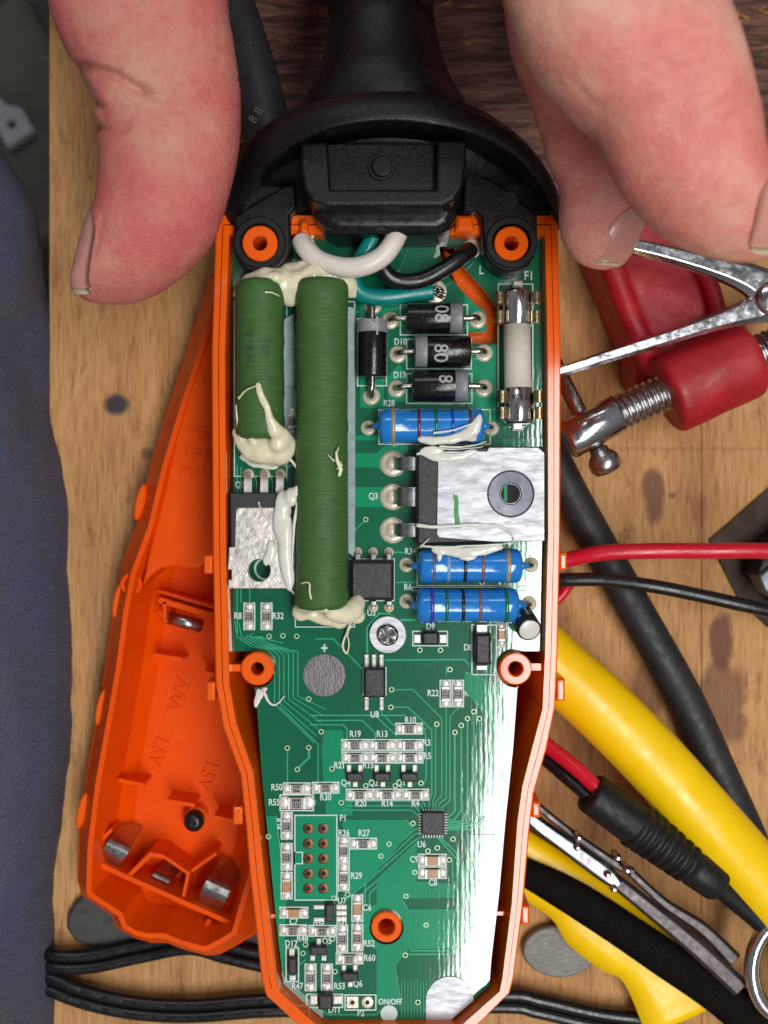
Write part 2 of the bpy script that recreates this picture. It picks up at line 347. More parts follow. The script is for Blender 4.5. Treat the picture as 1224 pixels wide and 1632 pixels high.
def wood():
    m = bpy.data.materials.new('worn_plywood'); m.use_nodes = True; nt = m.node_tree; L = nt.links.new
    b = nt.nodes['Principled BSDF']; b.inputs['Roughness'].default_value = 0.6
    g = nd(nt, 'ShaderNodeNewGeometry'); Pp = g.outputs['Position']
    def noise_(scale, st, det=5, ro=0.6, dist=0.0):
        mp = nd(nt, 'ShaderNodeMapping'); mp.inputs['Scale'].default_value = st; L(Pp, mp.inputs[0])
        n = nd(nt, 'ShaderNodeTexNoise', i_Scale=scale, i_Detail=det, i_Roughness=ro, i_Distortion=dist); L(mp.outputs[0], n.inputs['Vector']); return n.outputs['Fac']
    def ramp(f, stops):
        r = nd(nt, 'ShaderNodeValToRGB'); L(f, r.inputs[0]); e = r.color_ramp.elements
        e[0].position, e[0].color = stops[0][0], (*lin(stops[0][1]), 1); e[1].position, e[1].color = stops[-1][0], (*lin(stops[-1][1]), 1)
        for p, c in stops[1:-1]: q = e.new(p); q.color = (*lin(c), 1)
        return r.outputs[0]
    def mix(f, a, bb, mode='MIX'):
        x = nd(nt, 'ShaderNodeMixRGB', blend_type=mode)
        if isinstance(f, float): x.inputs[0].default_value = f
        else: L(f, x.inputs[0])
        L(a, x.inputs[1])
        if isinstance(bb, tuple): x.inputs[2].default_value = (*lin(bb), 1)
        else: L(bb, x.inputs[2])
        return x.outputs[0]
    def rng(f, a, bb, c=0.0, d=1.0):
        r = nd(nt, 'ShaderNodeMapRange'); r.inputs[1].default_value = a; r.inputs[2].default_value = bb; r.inputs[3].default_value = c; r.inputs[4].default_value = d; L(f, r.inputs[0]); return r.outputs[0]
    base = ramp(noise_(0.55, (1.6, 0.25, 1), 4, 0.6, 0.6), [(0.3, (132, 82, 42)), (0.46, (188, 130, 70)), (0.6, (214, 160, 96)), (0.74, (166, 108, 56))])
    grain = ramp(noise_(4.0, (5, 0.35, 1), 8, 0.7), [(0.32, (104, 66, 36)), (0.5, (196, 148, 96)), (0.75, (222, 182, 128))])
    col = mix(0.55, base, grain)
    col = mix(rng(noise_(2.6, (1.3, 0.5, 1), 6, 0.7), 0.56, 0.70, 0, 0.65), col, (116, 66, 40))
    wob = noise_(1.6, (1, 1, 1), 5, 0.6)
    sep = nd(nt, 'ShaderNodeSeparateXYZ'); L(Pp, sep.inputs[0])
    bumpf = noise_(9, (6, 0.6, 1), 5)
    def spot(px, py, rx, ry, colr, st=0.85, wobble=1.3):
        nonlocal col
        c = P(px, py, -3.5)
        def ax(i, c0, r):
            s = nd(nt, 'ShaderNodeMath', operation='SUBTRACT'); L(sep.outputs[i], s.inputs[0]); s.inputs[1].default_value = c0
            d_ = nd(nt, 'ShaderNodeMath', operation='DIVIDE'); L(s.outputs[0], d_.inputs[0]); d_.inputs[1].default_value = r * 0.01219
            p_ = nd(nt, 'ShaderNodeMath', operation='POWER'); L(d_.outputs[0], p_.inputs[0]); p_.inputs[1].default_value = 2; return p_.outputs[0]
        a = nd(nt, 'ShaderNodeMath', operation='ADD'); L(ax(0, c.x, rx), a.inputs[0]); L(ax(1, c.y, ry), a.inputs[1])
        w_ = nd(nt, 'ShaderNodeMath', operation='MULTIPLY_ADD'); L(wob, w_.inputs[0]); w_.inputs[1].default_value = wobble * 2; L(a.outputs[0], w_.inputs[2])
        col = mix(rng(w_.outputs[0], 0.55 + wobble, 1.5 + wobble, st, 0.0), col, colr)
    spot(186, 645, 20, 17, (40, 40, 52), 0.95, 0.5)
    spot(233, 722, 9, 10, (80, 66, 56), 0.6, 0.6)
    spot(1042, 790, 17, 42, (104, 58, 48), 0.8)
    spot(1152, 1022, 18, 40, (100, 50, 40), 0.85)
    spot(1150, 1130, 36, 70, (104, 58, 44), 0.7, 2.0)
    spot(1032, 1110, 22, 60, (112, 66, 50), 0.6, 2.0)
    spot(1072, 790, 5, 5, (60, 50, 40), 0.6, 0.5)
    spot(1115, 815, 12, 24, (150, 92, 52), 0.6)
    spot(1060, 715, 240, 3, (150, 80, 60), 0.3, 1.0)
    # dark varnish, peeled off in flakes, over the far end of the top
    yv = nd(nt, 'ShaderNodeMath', operation='MULTIPLY_ADD'); L(noise_(0.8, (1, 1, 1), 8, 0.62), yv.inputs[0]); yv.inputs[1].default_value = 4.2; L(sep.outputs[1], yv.inputs[2])
    dark = ramp(noise_(2.2, (0.35, 3.2, 1), 8, 0.72, 0.6), [(0.3, (30, 16, 12)), (0.46, (78, 48, 40)), (0.6, (128, 90, 80)), (0.8, (150, 116, 104))])
    flake = noise_(1.5, (0.45, 1.6, 1), 8, 0.7, 0.4)
    dark = mix(rng(flake, 0.58, 0.63, 0, 1.0), dark, (196, 132, 62))
    dm = rng(yv.outputs[0], 7.9, 8.15, 0, 1)
    # the left strip of the top stays bare
    xl = rng(sep.outputs[0], -3.9, -3.6, 0, 1)
    mm = nd(nt, 'ShaderNodeMath', operation='MULTIPLY'); L(dm, mm.inputs[0]); L(xl, mm.inputs[1])
    col = mix(mm.outputs[0], col, dark)
    L(col, b.inputs['Base Color'])
    bp = nd(nt, 'ShaderNodeBump', i_Strength=0.5, i_Distance=0.05)
    fb = nd(nt, 'ShaderNodeMath', operation='MULTIPLY_ADD'); L(flake, fb.inputs[0]); L(mm.outputs[0], fb.inputs[1]); L(bumpf, fb.inputs[2])
    L(fb.outputs[0], bp.inputs['Height']); L(bp.outputs[0], b.inputs['Normal'])
    return m
M['wood'] = wood()
def denim():
    m = mat('dark_blue_denim', (38, 62, 122), 0.9, rgb2=(66, 58, 84), vscale=0.45, bump=0.0, rvar=0)
    nt = m.node_tree; L = nt.links.new; b = nt.nodes['Principled BSDF']
    g = nd(nt, 'ShaderNodeTexCoord'); mp = nd(nt, 'ShaderNodeMapping'); mp.inputs['Rotation'].default_value = (0, 0, 0.7); L(g.outputs['Object'], mp.inputs[0])
    wv = nd(nt, 'ShaderNodeTexWave', i_Scale=9.0, i_Distortion=6, i_Detail=4); L(mp.outputs[0], wv.inputs['Vector'])
    n = nd(nt, 'ShaderNodeTexNoise', i_Scale=14, i_Detail=6, i_Roughness=0.7); L(g.outputs['Object'], n.inputs['Vector'])
    a = nd(nt, 'ShaderNodeMath', operation='MULTIPLY_ADD'); a.inputs[1].default_value = 0.4; L(wv.outputs['Fac'], a.inputs[0]); L(n.outputs['Fac'], a.inputs[2])
    bp = nd(nt, 'ShaderNodeBump', i_Strength=1.0, i_Distance=0.12); L(a.outputs[0], bp.inputs['Height']); L(bp.outputs[0], b.inputs['Normal'])
    n9 = nd(nt, 'ShaderNodeTexNoise', i_Scale=11, i_Detail=8, i_Roughness=0.8); L(mp.outputs[0], n9.inputs['Vector'])
    src = b.inputs['Base Color'].links[0].from_socket; mx = nd(nt, 'ShaderNodeMixRGB', blend_type='OVERLAY'); mx.inputs[0].default_value = 0.75; L(src, mx.inputs[1]); L(n9.outputs['Fac'], mx.inputs[2]); L(mx.outputs[0], b.inputs['Base Color'])
    b.inputs['Sheen Weight'].default_value = 0.25
    return m
M['denim'] = denim()

def text_mesh(s, size, mt, sx_=0.86, bold=0.0, ext=0.0):
    cu = bpy.data.curves.new('t', 'FONT'); cu.body = s; cu.size = size; cu.align_x = 'CENTER'; cu.align_y = 'CENTER'; cu.offset = bold; cu.extrude = ext; cu.resolution_u = 3
    o = bpy.data.objects.new('t', cu); S.collection.objects.link(o); o.scale.x = sx_
    dg = bpy.context.evaluated_depsgraph_get(); me = bpy.data.meshes.new_from_object(o.evaluated_get(dg)); bpy.data.objects.remove(o); bpy.data.curves.remove(cu)
    for v in me.vertices: v.co.x *= sx_
    me.materials.clear(); me.materials.append(mt); me.name = 'lettering'
    return me
# ================================================================ the setting
mb = MB(); mb.add([(-90, -90, -48), (90, -90, -48), (90, 90, -48), (-90, 90, -48)], [(0, 1, 2, 3)])
tag(build(mb, 'floor', M['floor']), kind='structure')

# work bench top: two boards, left edge is the edge of the bench
bench = thing('work_bench', 'worn wooden bench top with ink spots, dark varnish flaking at the far end', 'bench', P(700, 816, -6.0))
e = P(78, 816, -3.5).x; sx1 = P(1118, 816, -3.5).x
for k, (x0, x1) in enumerate(((e, -1.0), (-0.995, sx1), (sx1 + 0.006, 16))):
    build(MB().prism([(x0, -22), (x1, -22), (x1, 22), (x0, 22)], -6.0, -3.5 - 0.003 * k, 0.02), 'plank', M['wood'], bench)

# ================================================================ orange housing half that holds the board
hz = 0.28
rimL = [(343, 340, 366, 374), (336, 560, 359, 560), (338, 883, 361, 883), (342, 1086, 366, 1090), (354, 1160, 377, 1152), (382, 1237, 404, 1231), (390, 1309, 412, 1309), (397, 1394, 421, 1394), (416, 1564, 440, 1558), (423, 1590, 446, 1580), (504, 1664, 512, 1640),
        (735, 1664, 728, 1640), (813, 1586, 796, 1580), (820, 1560, 800, 1560), (834, 1450, 815, 1440), (845, 1324, 824, 1310), (852, 1265, 832, 1253), (872, 1196, 848, 1190), (886, 1128, 864, 1130), (890, 1040, 868, 1040), (894, 850, 873, 850), (895, 560, 872, 560), (890, 340, 868, 374)]
house = thing('tester_housing', 'open orange plastic handle shell lying face up with the green circuit board in it', 'plastic shell', P(612, 900, -3.3))
out = PP([(a, b) for a, b, c, d in rimL], hz); inn = PP([(c, d) for a, b, c, d in rimL], hz)
mid1 = [o.lerp(i, 0.47) for o, i in zip(out, inn)]; mid2 = [o.lerp(i, 0.56) for o, i in zip(out, inn)]
bot = [Vector((o.x * 0.86, o.y * 0.98)) for o in out]
wall = MB()
def loopring(mb, A, za, B, zb, flip=False):
    n = len(A); vs = [(p.x, p.y, za) for p in A] + [(p.x, p.y, zb) for p in B]
    mb.add(vs, [((i, n + i, n + (i + 1) % n, (i + 1) % n) if flip else (i, (i + 1) % n, n + (i + 1) % n, n + i)) for i in range(n)])
c_ = 0.025
ins = inset
oc = ins(out, c_ * 1.0)
# out loop runs counter-clockwise seen in world (photo order is anticlockwise on screen)
loopring(wall, [o.lerp(b_, 0.98) for o, b_ in zip(out, bot)], -3.2, out, hz - 0.08)
loopring(wall, out, hz - 0.08, ins(out, c_), hz - 0.05)
loopring(wall, ins(out, c_), hz - 0.05, mid1, hz - 0.05)
loopring(wall, mid1, hz - 0.05, mid1, hz - 0.12)
loopring(wall, mid1, hz - 0.12, mid2, hz - 0.12)
loopring(wall, mid2, hz - 0.12, mid2, hz)
loopring(wall, mid2, hz, [p.lerp(q, 0.92) for p, q in zip(mid2, inn)], hz)
loopring(wall, [p.lerp(q, 0.92) for p, q in zip(mid2, inn)], hz, inn, hz - 0.03)
inb = [Vector((i.x * 0.955, i.y * 0.995)) for i in inn]
loopring(wall, inn, hz - 0.03, inb, -1.5)
w_o = build(wall, 'wall', M['orange'], house)
flo = MB(); flo.prism([p * 1.0 for p in inb], -1.7, -1.5); build(flo, 'inner_floor', M['orange_dk'], house)
bt = MB(); bt.prism([o.lerp(b_, 0.98) for o, b_ in zip(out, bot)], -3.3, -3.2); build(bt, 'bottom', M['orange'], house)
for x, y0, y1, w, z in ((333, 884, 914, 9, .1), (337, 1085, 1116, 9, .1), (380, 1283, 1312, 10, .1), (896, 880, 908, 8, .1), (892, 1080, 1116, 9, .1), (853, 1276, 1301, 9, .1), (836, 1440, 1471, 9, .1)):
    c = P(x, (y0 + y1) / 2, z); build(MB().box((c.x, c.y, z - 0.35), (w * 1.6 / 100, (y1 - y0) / 100, 0.9), 0, 0.03), 'latch_tab', M['orange'], house, bevel=0.02)
def boss(px, py, r0, r1, z, rib=None):
    c = P(px, py, z); m = MB().ring(c, r0 / 100, r1 / 100, -1.5, z, 60, 0.02)
    m.cyl((c.x, c.y, -1.5), r0 / 100 + 0.005, 0.6, 18)
    o = build(m, 'screw_boss', M['orange'], house)
    build(MB().cyl((c.x, c.y, -0.9), r0 / 100 * .99, 0.3, 28), 'bore_floor', M['brown'], o)  # dark brown stands in for the shade down the bore
    if rib:
        a = P(*rib, z - 0.15); d = (a - c).xy; L_ = d.length
        build(MB().box(((a.x + c.x) / 2 + d.x * 0.28 / L_ * 0.5, (a.y + c.y) / 2, z - 0.55), (L_ - 0.2, 0.11, 0.9)), 'rib', M['orange'], o)
boss(410, 1066, 10, 26, 0.22, (362, 1064)); boss(822, 1066, 11, 25.5, 0.22, (872, 1061))
boss(616, 1478, 13, 24.5, 0.1)
boss(414, 387, 11, 27, 0.62); boss(815, 387, 11, 26, 0.62)
# top wall that the cord guard slots into
for x0, x1 in ((360, 506), (720, 874)):
    p, q = P(x0, 352, .2), P(x1, 376, .2)
    build(MB().prism([(p.x, q.y), (q.x, q.y), (q.x, p.y), (p.x, p.y)], -1.5, 0.18, 0.03), 'end_wall', M['orange'], house)
for x0, x1, y0, y1 in ((476, 494, 352, 376), (724, 756, 345, 372)):
    p, q = P(x0, y0, .3), P(x1, y1, .3); build(MB().prism([(p.x, q.y), (q.x, q.y), (q.x - .03, p.y), (p.x + .03, p.y)], -1.0, 0.4, 0.05), 'rib', M['orange'], house, bevel=0.02)
sl = [(706, 398), (735, 410), (760, 440), (800, 480), (800, 560), (735, 560), (735, 520), (765, 510), (735, 478)]
build(MB().prism(PP(sl, -.3), -1.5, -0.3, .02), 'added_slot_backing', M['orange'], house)  # raised piece added under the slot so its orange shows bright
for px, py in ((800, 1458), (434, 1462)):
    c = P(px, py, 0); build(MB().box((c.x, c.y, -0.2), (0.26, 0.06, 0.3)), 'rib', M['orange'], house)

# ================================================================ circuit board
board = thing('circuit_board', 'green printed circuit board full of soldered parts, seated in the orange shell', 'circuit board', (0, 0, -0.16))
def notch(cx, cy, r, a0, a1, n=14): return [(cx + r * math.cos(a0 + (a1 - a0) * k / (n - 1)), cy + r * math.sin(a0 + (a1 - a0) * k / (n - 1))) for k in range(n)]
o_px = [(371, 377), (371, 1038), (396, 1038)] + notch(410, 1066, 30, -PI * 0.62, PI * 0.55) + [(410, 1133), (417, 1232), (427, 1335), (438, 1450), (447, 1530), (452, 1571), (519, 1627), (716, 1627), (759, 1590), (780, 1571), (783, 1530), (796, 1420), (805, 1315), (818, 1190), (825, 1093)] + notch(822, 1066, 30, PI * 0.45, PI * 1.6) + [(836, 1038), (861, 1038), (867, 700), (868, 377)]
slot = [(700, 393), (722, 393), (738, 425), (772, 462), (793, 490), (794, 548), (754, 548), (743, 530), (775, 528), (775, 500), (745, 473), (716, 441), (702, 408)]
hole = circ((616, 1478), 27, 30)
mb = MB(); mb.prism(PP(o_px), -0.16, 0.0, 0.0, [PP(slot), PP(hole), PP(circ((414, 387), 17, 20)), PP(circ((815, 387), 17, 20))])
bo = build(mb, 'laminate', M['board'], board)
mb = MB()
for x, y, w, h in (): pass
def pour(polys, z, mt, nm='copper_area'):
    m = MB()
    for i, p in enumerate(polys): m.prism(PP(p), z - 0.004, z + 0.0006 * i, 0, [PP(hole)] if i == 10 else [])
    tag(build(m, nm, mt, board), kind='stuff')
pour([[(560, 722), (600, 722), (618, 706), (650, 706), (650, 716), (640, 730), (640, 760), (618, 757), (600, 745), (560, 745)],
      [(560, 776), (630, 776), (630, 808), (560, 808)],
      [(560, 694), (604, 694), (604, 702), (560, 702)],
      [(575, 476), (640, 470), (648, 482), (648, 520), (574, 520)], [(636, 580), (618, 600), (618, 640), (650, 640), (650, 600)], [(574, 600), (612, 600), (612, 650), (574, 650)],
      [(740, 470), (775, 500), (775, 528), (742, 528)], [(748, 552), (790, 552), (790, 680), (786, 700), (745, 650)],
      [(516, 1163), (547, 1163), (548, 1230), (560, 1236), (562, 1300), (520, 1298), (512, 1200)],
      [(545, 1306), (646, 1306), (660, 1318), (600, 1390), (560, 1424), (548, 1424), (548, 1330)],
      [(600, 1400), (664, 1340), (664, 1404), (726, 1408), (725, 1430), (640, 1432), (650, 1448), (660, 1448), (725, 1448), (727, 1510), (650, 1513), (630, 1540), (640, 1600), (600, 1600), (600, 1514), (578, 1500), (576, 1450), (600, 1440)],
      [(746, 1330), (790, 1330), (796, 1400), (782, 1530), (776, 1568), (745, 1590), (738, 1560), (745, 1510), (738, 1400)],
      [(470, 1299), (537, 1299), (537, 1434), (470, 1434)],
      [(424, 1300), (440, 1300), (456, 1430), (452, 1560), (444, 1500)],
      [(800, 700), (866, 700), (861, 1036), (838, 1036), (800, 1010)],
      [(376, 455), (400, 440), (400, 480), (376, 480)],
      [(740, 1070), (790, 1090), (822, 1100), (806, 1300), (760, 1300), (782, 1150), (740, 1100)]], 0.004, M['pour'])
T = []
def tr(w, *pts): T.append((w, pts))
for k in range(6):   # bundle down the left edge, turning past the coin pad
    d = k * 6.5
    tr(1.6, (374 + k * 7, 990 + k * 3) if k < 2 else (403 + (k - 2) * 16, 1000 + k * 5), (378 + d, 1015), (400 + d * .9, 1030 - d * .3 + k * 1.0), (427 + d * 1.0, 1035 - d * .0), (445 + (k - 1) * 7.4, 1048 - k * 2), (445 + (k - 1) * 7.4, 1122 - k * 2.5), (500 + k * 4, 1183 - k * 10.5))
tr(2, (378, 742), (378, 1010)); tr(2, (384, 745), (384, 960)); tr(2, (398, 930), (398, 965))
tr(2.2, (497, 1140), (646, 1140)); tr(2, (504, 1148), (577, 1148), (598, 1168), (598, 1180)); tr(2, (494, 1155), (546, 1155), (553, 1162), (553, 1180))
tr(2, (446, 1126), (507, 1186), (507, 1245)); tr(2, (458, 1195), (458, 1250)); tr(3, (492, 1192), (493, 1207), (474, 1225))
tr(2, (503, 1018), (531, 1018), (577, 1066)); tr(3, (585, 1045), (585, 1000), (604, 978), (620, 978), (636, 988), (662, 988)); tr(2.4, (614, 1052), (740, 1051), (748, 1060))
tr(2, (608, 1128), (608, 1136), (632, 1160)); tr(2, (600, 1142), (632, 1173)); tr(2, (628, 1099), (658, 1099), (704, 1145), (704, 1268), (694, 1278), (694, 1295))
tr(2, (628, 1127), (650, 1127), (688, 1163), (688, 1268), (684, 1276), (684, 1295)); tr(2, (696, 1156), (694, 1162), (694, 1267), (690, 1276), (690, 1295))
tr(2, (712, 1062), (711, 1075)); tr(2, (711, 1128), (711, 1272), (699, 1282), (699, 1295)); tr(2, (730, 1128), (717, 1142), (717, 1276), (703, 1288), (703, 1295))
for i, (x, y) in enumerate(((725, 1168), (735, 1156), (745, 1145), (755, 1133), (764, 1145))):
    tr(2.6, (x, y), (x, 1292 - i * 1), (x - 12 + i, 1304 + i * 2.5), (712, 1304 + i * 3.6))
tr(2.6, (764, 1122), (774, 1122), (780, 1130), (780, 1296), (750, 1322), (713, 1322)); tr(2.4, (712, 1319), (742, 1319), (778, 1290))
tr(2, (560, 850), (583, 828)); tr(2, (612, 880), (650, 880)); tr(2, (630, 928), (660, 928)); tr(2.4, (770, 1062), (775, 1080), (768, 1110))
for k in range(4): tr(2, (525 + k * 4, 1268 - k), (546 + k * 5, 1291 - k * 7), (656 + k * 5, 1291 - k * 7), (670 + k * 2.5, 1303 - k * 6))
for k, dy in enumerate((0, 8, 18, 26)): tr(2, (670, 1320 + dy * .8), (660, 1322 + dy), (575, 1403 + dy * 0.9) if k % 2 else (548, 1428 + dy * 0.5))
tr(2, (582, 1408), (582, 1440)); tr(2, (589, 1424), (660, 1352)); tr(2, (589, 1424), (589, 1475), (582, 1482))
tr(2.4, (650, 1428), (706, 1428), (728, 1411), (728, 1370), (702, 1340), (697, 1334)); tr(2.4, (650, 1422), (703, 1422), (721, 1408), (721, 1370)); tr(2.4, (701, 1334), (735, 1366), (735, 1505), (715, 1520), (652, 1521)); tr(2.4, (733, 1380), (729, 1375), (729, 1503), (712, 1515), (655, 1515))
tr(2, (512, 1609), (522, 1617), (600, 1617), (606, 1610)); tr(2, (474, 1540), (486, 1530)); tr(2, (540, 1575), (550, 1565)); tr(2, (600, 1345), (618, 1345))
tr(2, (680, 1160), (676, 1163), (679, 1176), (679, 1240), (676, 1247)); tr(1.6, (640, 1266), (640, 1250), (660, 1250))
for px in range(640, 700, 5): tr(1.2, (px, 1560 + (px % 7)), (px, 1622))
for py in (497, 540, 588): tr(2, (560, py), (572, py))
for x in (862, 855, 848): tr(1.4, (x, 590 + (862 - x) * 2), (x - 1, 690))
mb = MB()
for w, pts in T:
    p = [P(x, y) for x, y in pts]; h = w / 180
    for i in range(len(p) - 1):
        d = (p[i + 1] - p[i]);
        if d.length < 1e-4: continue
        d.normalize(); n = Vector((-d.y, d.x, 0)) * h; a = p[i] - d * h * .5; b_ = p[i + 1] + d * h * .5; z = 0.0075 + 0.0009 * (i % 2) + len(mb.v) * 6e-7
        q = 0.55
        mb.add([(*(a - n).xy, z - .007), (*(b_ - n).xy, z - .007), (*(b_ + n).xy, z - .007), (*(a + n).xy, z - .007), (*(a - n * q).xy, z), (*(b_ - n * q).xy, z), (*(b_ + n * q).xy, z), (*(a + n * q).xy, z)],
               [(4, 5, 6, 7), (0, 1, 5, 4), (1, 2, 6, 5), (2, 3, 7, 6), (3, 0, 4, 7)])
tag(build(mb, 'copper_track', M['trace'], board), kind='stuff')
# vias
VI = [(458, 1192), (492, 1191), (474, 1226), (529, 1225), (492, 1114), (512, 1166), (428, 1333), (669, 1036), (702, 1036), (717, 1067), (624, 1099), (623, 1127), (583, 828), (696, 1154), (725, 1167), (735, 1156), (745, 1145), (755, 1134), (764, 1122), (764, 1145), (749, 1095), (801, 1210), (671, 1248), (583, 1252), (630, 1252), (544, 1279), (658, 1312), (607, 1364), (620, 1345), (682, 1356), (697, 1351), (716, 1370), (661, 1390), (752, 1370), (647, 1428), (679, 1474), (751, 1475), (646, 1522), (666, 1597), (483, 1519), (487, 1505), (534, 1548), (554, 1425), (532, 1431), (530, 1496), (722, 1337), (473, 1014), (451, 1013), (429, 1014), (855, 925), (768, 928)]
vr = MB().ring((0, 0), 0.024, 0.044, 0.001, 0.012, 14); vmesh = mesh_of(vr, 'via', M['via']); vh = mesh_of(MB().cyl((0, 0, 0), 0.027, 0.0092, 12), 'via_hole', M['hole'])
for x, y in VI:
    v = local(vmesh, 'via', board, P(x, y)); sub_local(vh, 'via_hole', v)
# silkscreen words and outlines
def silk(s, px, py, h=11.5, rot=0, bold=0.0035, mt='silk', z=0.0115, sx_=0.8):
    me = text_mesh(s, h / 73, M[mt], sx_, bold)
    return local(me, 'printed_mark', board, P(px, py, z), math.radians(rot))
for s, x, y, *r in (('D14', 647, 478), ('D10', 638, 545), ('D13', 637, 598), ('R28', 620, 643), ('Q3', 595, 791), ('Q7', 382, 773), ('R34', 654, 879), ('R6', 650, 936), ('U3', 592, 977), ('D9', 686, 999), ('D8', 746, 1032), ('R8', 379, 982), ('R32', 443, 982), ('U8', 597, 1139), ('R22', 690, 1105), ('R16', 749, 1105), ('R10', 654, 1148), ('R19', 566, 1170), ('R13', 609, 1170), ('R3', 680, 1184), ('R5', 681, 1205), ('R21', 541, 1220), ('R15', 587, 1220), ('Q4', 551, 1248), ('Q2', 595, 1248), ('Q1', 639, 1248), ('R20', 575, 1281), ('R14', 617, 1281), ('R4', 662, 1281), ('R50', 441, 1255), ('R30', 519, 1271), ('R55', 437, 1279), ('R24', 443, 1313, -90), ('R25', 442, 1365, -90), ('C3', 442, 1409, -90), ('P1', 547, 1304), ('R26', 548, 1328), ('R27', 580, 1328), ('R29', 568, 1396), ('C6', 585, 1447), ('U7', 545, 1436), ('C7', 468, 1469), ('R43', 508, 1469), ('R51', 545, 1469), ('R48', 482, 1496), ('D12', 464, 1504), ('Q5', 521, 1500), ('R52', 588, 1504), ('R60', 589, 1527), ('R47', 474, 1572), ('R53', 541, 1572), ('Q6', 570, 1568), ('D11', 533, 1610), ('P2', 575, 1615), ('ON/OFF', 622, 1597), ('C9', 660, 1370), ('C8', 690, 1407), ('U6', 672, 1346)):
    silk(s, x, y, 10.5 if s != 'ON/OFF' else 9.5, *(r or [0]))
silk('F1', 843, 440, 15); silk('L', 767, 431, 14); silk('+', 517, 1034, 18, bold=0.006); silk('NET', 470, 418, 9); silk('N', 487, 431, 9)
def frame(x0, y0, x1, y1, w=2.0):
    a, b_ = P(x0, y1), P(x1, y0); w /= 100
    o = [(a.x, a.y), (b_.x, a.y), (b_.x, b_.y), (a.x, b_.y)]; h = [(a.x + w, a.y + w), (b_.x - w, a.y + w), (b_.x - w, b_.y - w), (a.x + w, b_.y - w)]
    build(MB().prism(o, 0.009, 0.0125, 0, [h]), 'printed_outline', M['silk'], board)
for f in ((793, 452, 850, 668), (637, 485, 746, 535), (647, 540, 752, 589), (647, 595, 753, 644), (569, 507, 617, 616), (603, 652, 782, 709), (664, 872, 838, 934, 1.6), (656, 935, 836, 942, 1.6), (373, 480, 458, 760, 1.6), (470, 480, 566, 1000, 1.6), (556, 890, 629, 958), (657, 1005, 714, 1030), (751, 995, 792, 1076), (578, 1063, 616, 1108, 1.6), (469, 1298, 538, 1435), (549, 1584, 600, 1610), (488, 1583, 547, 1606), (455, 1509, 477, 1565), (792, 990, 806, 1032), (461, 620, 484, 700, 1.6)): frame(*f)
frame(469, 1357, 483, 1377, 1.8)

# ---- solder pads and pins
def pad(px, py, r, parent=None, name='solder_pad', hole=0, mt='pad'):
    c = P(px, py); r /= 100
    m = MB().lathe((c.x, c.y, 0.002), (0, 0, 1), [(0, r), (0.012, r), (0.016, r * 0.92), (0.03, r * 0.5), (0.034, r * 0.2)] if not hole else [(0, r), (0.010, r), (0.0135, r * 0.93), (0.0135, hole / 100)], 22)
    o = build(m, name, M[mt], parent or board)
    if hole: build(MB().cyl((c.x, c.y, 0.004), hole / 100, 0.0125, 16), 'drilled_hole', M['hole'], o)
    return o
def joint(px, py, r, parent):
    "solder ring and cone round a lead"
    c = P(px, py); r /= 100
    m = MB(); m.m = 0; m.lathe((c.x, c.y, 0.002), (0, 0, 1), [(0, r), (0.013, r), (0.0145, r * 0.7), (0.035, r * 0.5), (0.07, r * 0.34), (0.075, 0.01)], 20)
    return build(m, 'solder_joint', M['pad'], parent)
pad(693, 465, 19); pad(753, 396, 15); pad(487, 392, 16)

def wirelead(pts, r, parent, mt='lead'): return build(MB().tube(cr(pts, 5), r, 10), 'lead', M[mt], parent)
# ---- power diodes
M['faint'] = mat('worn_dark_print', (58, 72, 60), 0.6, var=0.3, vscale=20)
def wrap_text(s, size, c, rz, axis, rad, z0, parent, mt, along='x', off=0.0):
    "lettering wrapped round a lying cylinder"
    me = text_mesh(s, size, M[mt], 0.9, 0.002)
    bm = bmesh.new(); bm.from_mesh(me); bmesh.ops.triangulate(bm, faces=bm.faces); bmesh.ops.subdivide_edges(bm, edges=[e_ for e_ in bm.edges if e_.calc_length() > size * 0.12], cuts=2); bmesh.ops.triangulate(bm, faces=bm.faces)
    for v in bm.verts:
        p = rot2(v.co.xy, math.radians(rz)); v.co.x, v.co.y = p.x, p.y
        d = (v.co.y if axis == 'x' else v.co.x) + off; d = max(-rad * 0.95, min(rad * 0.95, d))
        v.co.z = math.sqrt((rad + 0.003) ** 2 - d * d)
        if axis == 'x': v.co.y = d
        else: v.co.x = d
    bm.to_mesh(me); bm.free()
    o = bpy.data.objects.new('printed_mark', me); link(o, parent, Vector((c.x, c.y, z0))); return o
